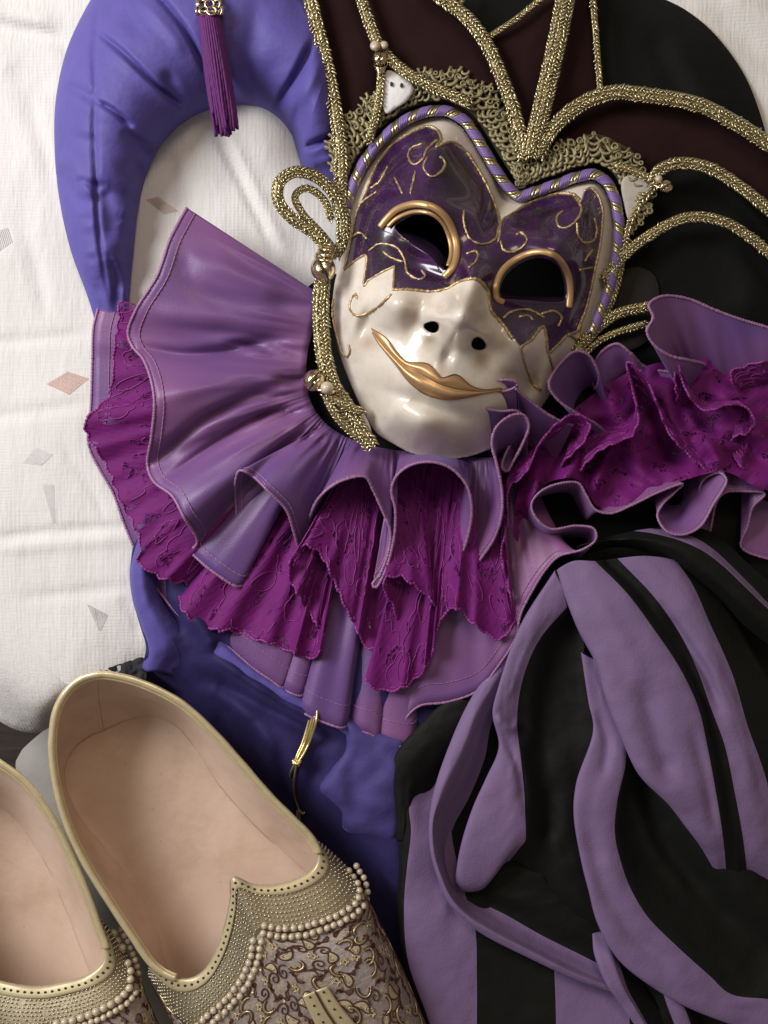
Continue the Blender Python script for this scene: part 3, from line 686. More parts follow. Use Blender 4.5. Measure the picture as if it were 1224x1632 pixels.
for pts, w, z, cols in (([(487, -25), (505, 40), (522, 110), (535, 180), (543, 240), (543, 300), (540, 335)], 25, 86, 4), ([(568, -25), (590, 40), (606, 76), (638, 108), (678, 133), (720, 152), (748, 165)], 21, 91, 4), ([(606, 82), (607, 130), (600, 180), (588, 225)], 15, 90, 3),
                        ([(678, -20), (740, 25), (775, 70), (800, 125), (820, 180), (836, 250)], 25, 90, 4), ([(845, 250), (868, 155), (886, 75), (906, -25)], 34, 92, 6), ([(943, -20), (950, 60), (957, 148)], 11, 84, 2), ([(780, 58), (820, 32), (872, -10)], 11, 84, 2), ([(720, 20), (738, 0), (745, -20)], 10, 80, 2),
                        ([(855, 250), (880, 206), (925, 167), (975, 148), (1040, 153), (1110, 166), (1170, 195), (1250, 246)], 27, 90, 5), ([(1040, 290), (1050, 272), (1085, 260), (1130, 268), (1180, 298), (1250, 356)], 22, 88, 4), ([(980, 262), (1010, 272), (1042, 288)], 15, 86, 3), ([(1046, 296), (1020, 325), (1002, 362), (996, 400)], 12, 84, 2),
                        ([(962, 446), (1000, 402), (1050, 366), (1098, 346), (1150, 352), (1195, 378), (1250, 426)], 19, 84, 4), ([(918, 560), (948, 526), (985, 500), (1040, 487)], 19, 78, 4), ([(925, 568), (960, 540), (1000, 524), (1030, 516)], 13, 72, 3), ([(996, 372), (990, 420), (978, 470), (955, 520), (922, 560)], 14, 76, 3),
                        ([(514, 446), (511, 480), (512, 525), (518, 575), (532, 618), (552, 648), (572, 682), (592, 712)], 29, 92, 5), ([(545, 330), (550, 350), (546, 385), (534, 408)], 20, 88, 4),
                        ([(530, 404, 100), (500, 372, 104), (462, 345, 108), (443, 318, 112), (446, 290, 114), (470, 274, 112), (504, 282, 104), (530, 306, 98), (544, 340, 92), (546, 380, 90)], 21, 100, 4), ([(536, 402, 90), (512, 372, 92), (482, 340, 96), (470, 312, 98), (488, 300, 98), (516, 318, 94), (528, 350, 90)], 13, 95, 3),
                        ([(519, 628, 100), (530, 652, 100), (548, 676, 98), (575, 700, 94)], 16, 100, 3), ([(526, 632, 102), (552, 648, 102), (580, 656, 98)], 15, 100, 3)):
    braid('gold_braid', zl(pts, z), w, mask, BR, cols)
panel('felt_point', [(545, 652), (580, 660), (592, 700), (570, 690)], FELT, 82, 3)
# bells and pearls at the tips
def bell(x, y, z, r, ang, pearl=None, cap=None):
    """small round jingle bell with a slot"""
    V, Fb = ball_geo(r, 24, 16); c, s = math.cos(ang), math.sin(ang)
    q = V.copy(); slot = (np.abs(q[:, 0]) < r*.16) & (q[:, 1] < r*.55) & (q[:, 2] > -r*.2); q[slot] *= .80
    q[:, 1] *= 1.08
    V2 = np.stack([c*q[:, 0]-s*q[:, 1], s*q[:, 0]+c*q[:, 1], q[:, 2]], -1)+A([x, y, z]); o = part('bell', V2, Fb, BRASS, mask)
    th_ = np.linspace(-1.25, 1.25, 24); sl_ = np.stack([.18*r*np.sin(th_*1.3), r*1.09*np.sin(th_*.75)+.1*r, r*1.0*np.cos(th_*.75)], -1); g = Geo()
    g.tube(np.stack([c*sl_[:, 0]-s*sl_[:, 1]+x, s*sl_[:, 0]+c*sl_[:, 1]+y, sl_[:, 2]+z], -1), r*.085, 6); g.put('bell_slot', DOT, mask)
    if cap:
        g = Geo(); th = np.linspace(0, 2*np.pi, 19)[:-1]
        for i, rr in enumerate((.75, .6, .45)): g.tube(A([cap[0]*(1+i*.35)+x, cap[1]*(1+i*.35)+y, z])+np.stack([rr*r*np.cos(th), .5*rr*r*np.sin(th), rr*r*np.sin(th)], -1), r*.16, 6, True)
        g.put('bell_cap', BRASS, mask)
    return o
def pearl(x, y, z, r): V, Fb = ball_geo(r, 18, 12); part('pearl', V+A([x, y, z]), Fb, PEARL, mask)
bell(515, 428, 112, 20, -.25, cap=(4, -20)); bell(501, 606, 100, 17, .7, cap=(14, 10)); pearl(521, 618, 116, 10.5)
bell(606, 92, 94, 13, .3, cap=(0, 12)); pearl(598, 73, 104, 8.5); pearl(612, 72, 100, 7); bell(1062, 297, 96, 11, 1.2, cap=(-9, -2)); pearl(1050, 285, 102, 6)

# ------------------------------------------------------------------ ruffled collar
collar = empty('ruffled_collar', (600, 800, 10), 'ruffled jester collar of mauve satin and magenta lace layers round the mask', 'collar')
NECK = A([(508, 468, 0), (500, 520, 0), (489, 570, 0), (492, 630, 0), (516, 672, 0), (560, 700, 0), (620, 716, 0), (690, 722, 0), (745, 728, 0), (800, 728, 0), (850, 716, 0), (900, 700, 0), (960, 680, 0), (1020, 655, 0), (1090, 640, 0), (1170, 630, 0), (1300, 610, 0)])
def neck_t(rim, nk):
    n = arc(nk, 600); t = np.array([np.argmin(np.hypot(n[:, 0]-p[0], n[:, 1]-p[1])) for p in rim])/599.
    up = np.maximum.accumulate(t); dn = np.minimum.accumulate(t[::-1])[::-1]; t = (up+dn)/2
    k = np.array([1, 2, 3, 2, 1])/9.; tp = np.pad(t, 2, mode='edge'); t = np.convolve(tp, k, 'valid')
    return n, t
def ruffle(rim, nk, zneck, bulge=10, k=7, rows=(0, .33, .68, 1), pucker=3.0, seed=1, sub=8, wr=2.0, stand=None, off=None):
    rim = A(rim); n, t = neck_t(rim, nk); base = np.stack([np.interp(t, np.linspace(0, 1, 600), n[:, j]) for j in range(3)], -1)
    base[:, 2] = np.interp(t, np.linspace(0, 1, len(zneck)), zneck)
    if stand:      # from this point on the ruffle stands up: its foot is close below its edge
        i0, reach = stand[:2]; reach = np.broadcast_to(A(reach), (len(rim),)); dd = np.linalg.norm((base-rim)[:, :2], axis=1); f = np.minimum(1, reach/np.maximum(dd, 1)); w = np.clip((np.arange(len(rim))-i0)/4., 0, 1); w0 = w; f = 1*(1-w)+f*w
        base[:, :2] = rim[:, :2]+(base-rim)[:, :2]*f[:, None]
        if len(stand) > 3:
            ws = ((rim[:, 0] < 951) & (rim[:, 1] > 762) & (np.arange(len(rim)) >= stand[4]))*1.0; ws = ws[:, None]; base[:, :2] = base[:, :2]*(1-ws)+(rim[:, :2]+A(stand[3]))*ws
        base[:, 2] = base[:, 2]*(1-w)+np.minimum(base[:, 2], stand[2] if len(stand) > 2 else 12)*w
    if off is not None: base = rim.copy(); base[:, :2] += A(off[:2]); base[:, 2] = off[2]
    net = []
    for r in rows:
        P = base*(1-r)+rim*r; P[:, 2] += bulge*math.sin(math.pi*r); net.append(cri(P, k))
    G = crossblend(np.stack(net), sub)
    Rr, Mm = G.shape[:2]; v = np.linspace(0, 1, Rr)[:, None]; s = np.concatenate([[0], np.cumsum(np.linalg.norm(np.diff(G[-1], axis=0), axis=1))])[None]
    G[..., 2] += pucker*vnoise(s*np.ones_like(v), v*60, 15, seed)*np.clip(1-v*1.5, 0, 1)*np.clip(v*8, 0, 1)
    G[..., 2] += pucker*2.2*vnoise(s*np.ones_like(v), v*25, 26, seed+9)*np.clip(1.15-v, 0, 1)*np.clip(v*5, 0, 1)
    G[..., 2] += pucker*1.1*vnoise(s*np.ones_like(v), v*18, 12, seed+12)*np.clip(.8-v, 0, 1)*np.clip(v*5, 0, 1)
    G[..., 2] += wr*vnoise(s*np.ones_like(v), v*45, 24, seed+3)*np.sin(np.pi*v**.7)
    return G
def hem(G, r, mats, name='hem_stitching', stitch=True, jag=.24, per=4.6):
    r = r*.82; P = arc(G[-1], int(length(G[-1])/1.8)); s = np.arange(len(P))*1.8; g = Geo()
    g.tube(P, r*(1+jag*np.sin(s/per*2*np.pi)+jag*.5*rng.normal(size=len(P))).clip(.5, 1.7), 7, flat=.8); o = g.put(name, mats, collar)
    return o
# the three layers, outermost edge traced all the way round
RC = [(156, 492, 26), (149, 521, 24), (147, 572, 20), (145, 643, 14), (141, 708, 12), (160, 750, 10), (180, 785, 9), (200, 840, 8), (235, 915, 8), (290, 985, 12), (335, 1015, 17), (362, 1030, 22), (405, 1066, 26), (432, 1084, 28), (450, 1096, 26), (460, 1080, 10), (453, 1085, 8), (447, 1094, 20), (462, 1104, 30), (480, 1109, 28), (486, 1098, 10), (480, 1112, 9), (477, 1130, 26), (490, 1140, 36), (518, 1152, 38), (546, 1160, 36), (556, 1148, 12), (553, 1146, 10), (560, 1160, 20),
      (576, 1166, 30), (590, 1170, 30), (604, 1178, 24), (610, 1165, 8), (604, 1172, 8), (606, 1182, 22), (630, 1188, 30), (655, 1191, 26), (664, 1176, 8), (652, 1176, 8), (643, 1164, 20), (648, 1144, 30), (669, 1125, 36), (712, 1119, 36), (761, 1101, 42), (793, 1063, 48), (820, 1020, 54), (831, 976, 60), (847, 944, 66), (868, 910, 74), (890, 887, 80), (930, 875, 90), (950, 859, 95), (947, 843, 95), (918, 838, 95), (878, 843, 100), (855, 826, 104), (847, 804, 105), (862, 783, 105), (894, 770, 104),
      (922, 770, 100), (934, 788, 96), (949, 812, 92), (973, 818, 90), (1009, 804, 90), (1048, 785, 92), (1088, 771, 92), (1074, 786, 80), (1056, 804, 78), (1048, 822, 82), (1062, 846, 88), (1088, 852, 90), (1116, 839, 90), (1136, 806, 90), (1158, 766, 90), (1148, 754, 82), (1122, 764, 68), (1112, 800, 46), (1118, 866, 30), (1130, 850, 30), (1142, 800, 50), (1156, 785, 60), (1190, 783, 64), (1219, 787, 62), (1200, 808, 55), (1192, 838, 45), (1182, 872, 30), (1260, 900, 20)]
RB = [(192, 478, 32), (188, 515, 30), (184, 550, 34), (174, 629, 32), (152, 655, 40), (138, 668, 44), (143, 701, 40), (167, 734, 30), (178, 762, 26), (186, 786, 32), (213, 834, 42), (224, 868, 48), (222, 897, 48), (252, 917, 46), (284, 927, 34), (297, 925, 18), (298, 938, 14), (285, 955, 28), (302, 982, 36), (335, 1000, 34), (380, 1008, 28), (432, 1026, 34), (470, 1040, 44), (491, 1049, 48), (511, 1036, 46), (516, 1018, 38), (502, 990, 42), (481, 955, 66), (462, 916, 82), (464, 890, 88), (486, 868, 88),
      (510, 880, 80), (534, 928, 76), (555, 975, 70), (572, 1010, 60), (588, 1031, 46), (608, 1030, 36), (630, 1006, 38), (629, 972, 60), (612, 938, 78), (614, 922, 84), (632, 916, 84), (664, 936, 78), (692, 962, 60), (686, 990, 40), (650, 1015, 32), (615, 1050, 36), (584, 1076, 44), (594, 1093, 44), (642, 1096, 48), (685, 1052, 54), (696, 1004, 64), (711, 976, 72), (729, 970, 74), (757, 994, 70), (797, 1017, 64), (820, 988, 60), (808, 930, 70), (799, 880, 82), (809, 831, 92), (811, 778, 102),
      (838, 752, 108), (859, 709, 114), (886, 677, 120), (917, 661, 120), (938, 673, 112), (935, 697, 100), (914, 720, 88), (896, 740, 76), (898, 764, 58), (914, 762, 52), (930, 742, 78), (961, 714, 98), (1006, 694, 102), (1017, 668, 100), (1008, 620, 100), (1000, 578, 104), (1026, 598, 96), (1046, 640, 88), (1068, 692, 80), (1108, 733, 68), (1138, 753, 56), (1128, 730, 36), (1090, 660, 46), (1076, 610, 72), (1080, 580, 90), (1096, 626, 96), (1122, 653, 98), (1166, 644, 94), (1192, 651, 86),
      (1202, 674, 74), (1190, 688, 62), (1168, 697, 58), (1176, 737, 52), (1190, 744, 46), (1200, 715, 30), (1182, 640, 44), (1166, 596, 66), (1192, 583, 76), (1260, 568, 76)]
RA = [(298, 331, 60), (284, 356, 72), (271, 381, 80), (250, 440, 86), (217, 493, 70), (204, 532, 46), (211, 552, 48), (228, 572, 66), (242, 611, 94), (246, 644, 98), (241, 698, 76), (235, 741, 46), (244, 766, 58), (275, 791, 88), (293, 824, 100), (312, 853, 66), (314, 866, 50), (306, 879, 44), (322, 897, 48), (345, 915, 50), (380, 935, 44), (391, 920, 24), (387, 890, 16), (379, 850, 30), (376, 805, 64), (375, 768, 92), (382, 750, 104), (402, 758, 114), (427, 782, 118), (456, 812, 104), (468, 846, 82),
      (478, 874, 56), (492, 868, 30), (494, 842, 44), (496, 818, 80), (513, 788, 112), (545, 766, 122), (582, 760, 120), (595, 782, 108), (610, 815, 98), (622, 847, 90), (619, 880, 84), (606, 914, 78), (594, 932, 76), (599, 936, 76), (616, 905, 80), (629, 850, 96), (630, 812, 108), (624, 782, 116), (631, 760, 124), (653, 742, 132), (685, 736, 136), (717, 745, 134), (743, 772, 126), (752, 810, 112), (745, 858, 84), (728, 904, 52), (716, 942, 22), (738, 935, 20), (760, 900, 56), (789, 855, 96), (800, 816, 116), (799, 776, 122),
      (791, 737, 128), (784, 707, 132), (791, 681, 138), (815, 662, 138), (834, 661, 134), (843, 677, 126), (834, 705, 114), (820, 732, 104), (808, 751, 100), (800, 744, 92), (810, 715, 84), (826, 690, 70)]
RA3 = [(975, 700, 50), (950, 676, 84), (918, 658, 108), (888, 636, 124), (875, 614, 130), (886, 588, 128), (917, 560, 118),
      (938, 566, 112), (955, 600, 90), (948, 618, 58), (944, 590, 52), (960, 560, 70), (984, 548, 84), (1004, 562, 80), (1030, 585, 60), (1080, 592, 66), (1123, 582, 72), (1098, 574, 100), (1068, 567, 116), (1041, 548, 126), (1031, 527, 130), (1041, 506, 132), (1034, 486, 132), (1056, 472, 118), (1096, 476, 104), (1135, 492, 94), (1175, 507, 86), (1270, 535, 70)]
ZC = [18, 18, 18, 18, 18, 20, 22, 20, 16, 12, 10, 10]; ZB = [26, 26, 26, 30, 34, 38, 40, 40, 36, 32, 30, 30]; ZA = [54, 54, 54, 56, 56, 54, 54, 50, 44, 40, 38, 36]
IS = RC.index((930, 875, 90))
GC = ruffle(RC, NECK, ZC, 5, seed=5, stand=(IS-3, [48 if p[0] < 1100 else 95 for p in RC], 10, (-14, 16), IS)); o = sheet('lower_satin_ruffle', GC, SATIN, collar, thick=.9); hem(GC, 2.4, SATIN2)
g = Geo()
for q in (-3,):
    P = arc(GC[q], int(length(GC[q])/3)); P[:, 2] += .8; g.tube(P, .6*(1+.6*np.sin(np.arange(len(P))*2.4)), 5)
g.put('stitch_line', SATIN2, collar)
for i_ in range(66, len(RB)): RB[i_] = (RB[i_][0], RB[i_][1], RB[i_][2]+16)
GB = ruffle(RB, NECK, ZB, 8, seed=8, wr=4.0, k=8, sub=10, stand=(66, 62, 40))
# scalloped, crumpled lace edge
Rr, Mm = GB.shape[:2]; s = np.concatenate([[0], np.cumsum(np.linalg.norm(np.diff(GB[-1], axis=0), axis=1))]); v = np.linspace(0, 1, Rr)[:, None]
dirn = GB[-1]-GB[-6]; dirn /= np.maximum(1, np.linalg.norm(dirn, axis=1, keepdims=True))
tang = np.gradient(GB[-1], axis=0); tang /= np.maximum(1e-6, np.linalg.norm(tang, axis=1, keepdims=True)); ph = 2*np.pi*s/56+2.6*vnoise(s, s*0, 60, 91); am = (.55+.45*vnoise(s, s*0, 60, 92))*np.clip((GB[-1][:, 0]-150)/250, .3, 1)
GB[..., 2] += (13*am*np.sin(ph))[None]*np.clip(v, 0, 1)**1.2; GB[..., :2] += (tang[:, :2]*(6*am*np.cos(ph))[:, None])[None]*(v**1.5)[..., None]
GB += (dirn*((np.abs(np.sin(s/26*np.pi))*5-2.5+2.0*vnoise(s, s*0, 7, 3)))[:, None])[None]*(v**4)[..., None]
GB[..., 2] += 3.5*vnoise(s[None]*np.ones_like(v), v*50, 24, 67)*v+1.6*vnoise(s[None]*np.ones_like(v), v*150, 11, 66)*v
o = sheet('lace_ruffle', GB, LACE, collar, thick=0); hem(GB, 2.3, LACEC, 'lace_edge', jag=.35, per=6)
# raised cord outlines wandering over the lace
g = Geo(); um = s[-1]
def lace_at(uu, vv):
    i = np.clip(vv, 0, .999)*(Rr-1); j = np.interp(uu, s, np.arange(Mm)); i0 = i.astype(int).clip(0, Rr-2); j0 = j.astype(int).clip(0, Mm-2); fi = (i-i0)[:, None]; fj = (j-j0)[:, None]
    return (GB[i0, j0]*(1-fi)+GB[i0+1, j0]*fi)*(1-fj)+(GB[i0, j0+1]*(1-fi)+GB[i0+1, j0+1]*fi)*fj
seen = []
for k in range(900):
    u0 = rng.uniform(20, um-20); v0 = rng.uniform(.30, .93); t = np.linspace(0, 1, 44); kind = rng.integers(3); Lv = 170.
    if any((u0-a_)**2+(v0-b_)**2*Lv*Lv < 27**2 for a_, b_ in seen): continue
    seen.append((u0, v0))
    if kind == 0:                      # scalloped petal outline
        a = t*2*np.pi*.92+k; rad = rng.uniform(11, 19)*(.82+.22*np.abs(np.sin(a*2.5))); x = rad*np.cos(a)*1.25; y = rad*np.sin(a)
    elif kind == 1:                    # stem with scallops
        a0 = rng.uniform(0, 6.28); l = (t-.5)*70; h = 6*np.abs(np.sin(t*np.pi*4))+10*np.sin(t*3); x = l*math.cos(a0)-h*math.sin(a0); y = l*math.sin(a0)+h*math.cos(a0)
    else:                              # leaf
        a0 = rng.uniform(0, 6.28); l = 20*np.cos(t*2*np.pi); h = 8*np.sin(t*2*np.pi)*(1+.4*np.cos(t*2*np.pi)); x = l*math.cos(a0)-h*math.sin(a0); y = l*math.sin(a0)+h*math.cos(a0)
    P = lace_at(np.clip(u0+x, 1, um-1), np.clip(v0+y/Lv, .2, .985))
    if np.max(np.linalg.norm(np.diff(P, axis=0), axis=1)) > 6: continue
    P[:, 2] += .6; g.tube(P, .85, 5)
o = g.put('lace_cord', LACEC, collar); o['kind'] = 'stuff'
GA = ruffle(RA, NECK, ZA, 9, seed=2, k=8, stand=(66, 75))
def roll(rim, off, name='upper_satin_ruffle', k=10, r=2.7):
    G2 = ruffle(rim, NECK, ZA, 0, k=k, pucker=0, wr=.6, off=off); sheet(name, G2, SATIN, collar, thick=.9); hem(G2, r, SATIN2)
th = np.linspace(.35, 2*np.pi+.2, 15)
roll([(797+28*math.cos(a_)-3*math.sin(a_), 615+9.5*math.sin(a_)-2*math.cos(a_), 152-5*math.sin(a_)) for a_ in th], (4, 84, 66), 'rolled_edge')
roll([(842, 692, 96), (838, 672, 112), (824, 655, 136), (796, 655, 143), (775, 650, 146), (765, 638, 148), (767, 624, 150), (772, 612, 151)], (-4, 66, 60))
roll([(822, 619, 150), (842, 636, 132), (870, 658, 114), (896, 672, 104), (914, 678, 96)], (-26, 54, 46))
G3 = ruffle(RA3, NECK, ZA, 4, seed=6, k=8, stand=(-8, [60 if p[0] < 1020 else 135 for p in RA3], 36)); sheet('upper_satin_ruffle', G3, SATIN, collar, thick=.9); hem(G3, 2.9, SATIN2)
for L, dp, w in (([(215, 552), (290, 566), (360, 560), (425, 545), (490, 572)], 16, 9), ([(225, 500), (300, 512), (360, 505), (440, 510)], -7, 20), ([(240, 745), (285, 700), (340, 660), (420, 628), (470, 640)], 18, 9), ([(270, 800), (330, 770), (400, 710), (470, 672)], -6, 18),
                 ([(240, 640), (310, 620), (400, 600), (480, 612)], -10, 16), ([(290, 380), (300, 440), (360, 490), (430, 512)], 8, 16), ([(330, 400), (390, 440), (450, 480)], -6, 22), ([(262, 765), (330, 715), (390, 675), (440, 655)], 12, 6), ([(400, 668), (440, 655), (480, 660)], 14, 6),
                 ([(320, 860), (370, 800), (430, 735), (490, 690)], 16, 12), ([(360, 545), (400, 548), (450, 570)], 10, 5), ([(440, 600), (465, 606), (490, 600)], 14, 6), ([(460, 690), (480, 680), (500, 690)], -9, 8), ([(470, 712), (500, 700), (520, 708)], 8, 6), ([(478, 676), (492, 690), (486, 704)], 7, 5)): crease(GA, L, dp, w)
o = sheet('upper_satin_ruffle', GA, SATIN, collar, thick=.9); hem(GA, 2.9, SATIN2)
g = Geo(); P = arc(GA[-2]*.4+GA[-3]*.6, int(length(GA[-4])/3)); s_ = np.arange(len(P)); P[:, 2] += .9
g.tube(P, .9*(1+.5*np.sin(s_*2.2)), 5); g.put('stitch_line', SATIN2, collar)
# crumpled lace filling the inside of the collar on the right
o_ = A([(822, 860), (822, 800), (850, 720), (930, 640), (1010, 590), (1100, 570), (1280, 560), (1290, 770), (1216, 780), (1156, 752), (1088, 766), (1048, 779), (1009, 798), (973, 812), (950, 806), (936, 783), (920, 764), (894, 763), (862, 776), (845, 800), (842, 840), (838, 870)])
o_ = arc(np.c_[o_, np.zeros(len(o_))], 140, True)[:, :2]; X, Y, F = field_geo(o_, 5.0)
CR = A([(845, 800), (862, 776), (894, 763), (920, 764), (936, 783), (950, 806), (973, 812), (1009, 798), (1048, 779), (1088, 766), (1156, 752), (1216, 780)]); dC, _ = segdist(X, Y, CR)
Z = 52+28*np.exp(-(dC/26)**2)+12*vnoise(X, Y, 40, 51)+6*vnoise(X, Y, 17, 52)
G = np.stack([X, Y, Z], -1)
for L, dp, w in (([(960, 610), (1000, 690), (1040, 760)], -26, 16), ([(1050, 600), (1080, 680), (1150, 740)], -22, 16), ([(930, 660), (920, 730), (880, 790)], -24, 10), ([(985, 700), (960, 740), (950, 790)], -20, 9), ([(1000, 740), (1030, 760), (1060, 770)], -14, 10), ([(1110, 690), (1140, 720), (1150, 750)], -22, 9), ([(1085, 640), (1120, 690), (1190, 720)], -20, 9), ([(950, 720), (935, 760), (930, 790)], 18, 9), ([(860, 740), (850, 790), (845, 830)], -20, 9), ([(900, 700), (870, 760), (866, 775)], 16, 10), ([(1120, 600), (1180, 660), (1230, 720)], -18, 16), ([(1030, 620), (1060, 700), (1090, 770)], 12, 12)): crease(G, L, dp, w)
part('inner_lace', G, F, LACE, collar, uv=np.stack([X, Y], -1)*S*10)

# dark neck opening under the mask
o_ = A([(482, 470), (520, 440), (700, 440), (900, 480), (980, 560), (900, 690), (800, 740), (690, 734), (610, 726), (550, 704), (505, 670), (482, 625), (478, 570)]); o_ = arc(np.c_[o_, np.zeros(len(o_))], 120, True)[:, :2]
X, Y, F = field_geo(o_, 8.0); part('neck_opening', np.stack([X, Y, 34+2*vnoise(X, Y, 30, 3)], -1), F, BLACK, collar)

# ------------------------------------------------------------------ violet costume body under the collar
body = empty('violet_costume', (430, 1100, 0), 'crumpled violet velvet costume spread under the ruffled collar, behind the shoes', 'costume')
o_ = A([(240, 780), (216, 850), (208, 905), (212, 955), (224, 1000), (233, 1032), (226, 1062), (221, 1100), (232, 1180), (260, 1300), (330, 1420), (480, 1600), (630, 1700), (655, 1500), (660, 1340), (700, 1180), (740, 1060), (710, 980), (600, 860), (400, 760)])
o_ = arc(np.c_[o_, np.zeros(len(o_))], 200, True)[:, :2]; X, Y, F = field_geo(o_, 4.5); d, _ = segdist(X, Y, np.concatenate([o_, o_[:1]]))
SH = A([(150, 1070), (235, 1088), (340, 1160), (430, 1262), (520, 1345), (600, 1440), (660, 1560), (700, 1650), (300, 1700), (60, 1300), (70, 1150)]); ins = inside(X, Y, SH); dS, _ = segdist(X, Y, np.concatenate([SH, SH[:1]])); dS = np.where(ins, -dS, dS)
sink = np.clip((60-dS)/70, 0, 1); sink = sink*sink*(3-2*sink)*np.clip((Y-1040)/60, 0, 1)
Z = 2+20*(1-np.exp(-(d/14)))-sink*95+vnoise(X, Y, 46, 61)*5+vnoise(X, Y, 90, 62)*5
G = np.stack([X, Y, Z], -1)
for L, dp, w in (([(216, 860), (220, 920), (240, 975), (270, 1015), (300, 1040)], -16, 12), ([(246, 905), (256, 960), (290, 1010)], 22, 14), ([(296, 975), (320, 1000), (345, 1040)], -16, 13), ([(228, 1000), (236, 1030), (228, 1060)], -10, 10), ([(262, 1030), (300, 1075), (340, 1100)], 14, 13),
                 ([(330, 1040), (390, 1082), (450, 1120), (510, 1152), (560, 1175)], -20, 11), ([(300, 1070), (390, 1110), (470, 1150), (540, 1190)], 18, 16), ([(280, 1100), (330, 1150), (380, 1210)], -10, 14), ([(330, 1120), (345, 1180), (350, 1240)], -7, 12), ([(410, 1150), (430, 1210), (440, 1280)], -9, 14),
                 ([(440, 1180), (455, 1240), (470, 1310)], 9, 10), ([(520, 1200), (490, 1270), (480, 1340)], 10, 14), ([(560, 1330), (580, 1400), (620, 1460)], -9, 18)): crease(G, L, dp, w)
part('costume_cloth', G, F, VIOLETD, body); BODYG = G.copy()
o_ = A([(540, 1140), (600, 1160), (650, 1176), (646, 1215), (640, 1260), (646, 1310), (632, 1345), (600, 1342), (552, 1326), (536, 1296), (506, 1260), (524, 1225), (548, 1190)])
o_ = arc(np.c_[o_, np.zeros(len(o_))], 130, True)[:, :2]; X, Y, F = field_geo(o_, 4.0); d, _ = segdist(X, Y, np.concatenate([o_, o_[:1]]))
G = np.stack([X, Y, 8+28*(1-np.exp(-d/7))+vnoise(X, Y, 40, 71)*3-np.clip((Y-1250)/90, 0, 1)*14], -1)
for L, dp, w in (([(575, 1180), (560, 1240), (575, 1310)], 7, 16), ([(640, 1180), (600, 1230), (560, 1260)], 6, 14), ([(600, 1190), (640, 1240), (650, 1300)], -9, 16), ([(520, 1260), (570, 1280), (640, 1290)], -6, 14)): crease(G, L, dp, w)
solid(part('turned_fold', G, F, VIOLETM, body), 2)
def rollup(cols, n=60):  # lit edges of the costume, their light put in as a paler violet
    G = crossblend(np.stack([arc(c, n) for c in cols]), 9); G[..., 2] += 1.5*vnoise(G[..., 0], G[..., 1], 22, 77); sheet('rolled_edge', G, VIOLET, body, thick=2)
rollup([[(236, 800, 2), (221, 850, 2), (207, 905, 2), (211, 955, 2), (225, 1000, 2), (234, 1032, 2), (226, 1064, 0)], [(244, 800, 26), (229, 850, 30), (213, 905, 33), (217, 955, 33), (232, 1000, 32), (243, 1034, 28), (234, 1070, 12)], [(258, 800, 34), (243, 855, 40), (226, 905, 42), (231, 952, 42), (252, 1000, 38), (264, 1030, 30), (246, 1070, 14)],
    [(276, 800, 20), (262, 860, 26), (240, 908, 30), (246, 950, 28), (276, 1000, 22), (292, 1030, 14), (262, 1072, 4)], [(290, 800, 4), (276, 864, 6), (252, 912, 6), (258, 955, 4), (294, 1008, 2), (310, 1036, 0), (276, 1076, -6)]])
rollup([[(300, 1000, 4), (340, 1052, 8), (400, 1096, 10), (470, 1136, 10), (540, 1172, 8), (590, 1200, 4)], [(304, 992, 24), (345, 1044, 28), (405, 1088, 30), (474, 1129, 30), (543, 1165, 26), (594, 1192, 16)], [(316, 984, 26), (356, 1034, 30), (412, 1078, 32), (480, 1119, 32), (550, 1155, 28), (600, 1182, 16)], [(330, 976, 8), (370, 1024, 10), (424, 1066, 10), (490, 1108, 10), (560, 1144, 8), (610, 1172, 4)]])
o_ = A([(150, 1075), (180, 1062), (210, 1052), (228, 1048), (232, 1085), (215, 1110), (160, 1100)]); o_ = arc(np.c_[o_, np.zeros(7)], 60, True)[:, :2]; X, Y, F = field_geo(o_, 3.0)
part('dark_fleece_lining', np.stack([X, Y, -6+4*vnoise(X, Y, 7, 5)+3*vnoise(X, Y, 3.5, 6)], -1), F, cloth('dark_fleece', (.035, .035, .04), .95, .1, .4, (.5, .5, .55)), body)

# ------------------------------------------------------------------ gold cord
cord = empty('gold_cord', (485, 1200, 30), 'thin knotted gold cord hanging out from under the ruffled collar onto the violet costume', 'cord')
def onb(pts, up=7):
    gg = BODYG.reshape(-1, 3); out = []
    for x, y, z in pts: out.append((x, y, max(gg[np.argmin(np.hypot(gg[:, 0]-x, gg[:, 1]-y)), 2]+up, z)))
    return out
GC_ = metal('gold_cord_thread', (.72, .58, .27), .34)
for k in range(4):
    g = Geo(); o1 = (k-1.5)*3.2
    g.tube(arc(onb([(502+o1*.8, 1128, 34), (498+o1*1.2, 1150, -200), (487+o1*1.1, 1185, -200), (477+o1*.9, 1206, -200), (472+o1*.2, 1217, -200)], 8+k % 2*2), 40), 2.1, 6); g.put('cord_strand', GC_, cord)
zk = onb([(472, 1216, -200)], 8)[0][2]-18
g = Geo(); g.tube(arc([(466, 1212, 20), (474, 1218, 25), (479, 1212, 20), (470, 1210, 16), (468, 1217, 22), (477, 1220, 20)], 40)+A([0, 0, zk]), 2.3, 6); g.put('knot', GC_, cord)
for P in ([(470, 1217, 18), (465, 1226, 14), (462, 1238, 10)], [(472, 1218, 18), (470, 1232, 14), (468, 1250, 8), (470, 1272, 4), (476, 1290, 2), (478, 1300, 2)], [(474, 1292, 3), (473, 1306, 2), (476, 1320, 2)], [(477, 1294, 3), (478, 1308, 2), (482, 1320, 1)], [(476, 1290, 4), (483, 1297, 4), (485, 1295, 2)]):
    g = Geo(); g.tube(arc(onb([(x, y, -200+z) for x, y, z in P], 6), 26), 1.6, 6); g.put('loose_end', GC_, cord)

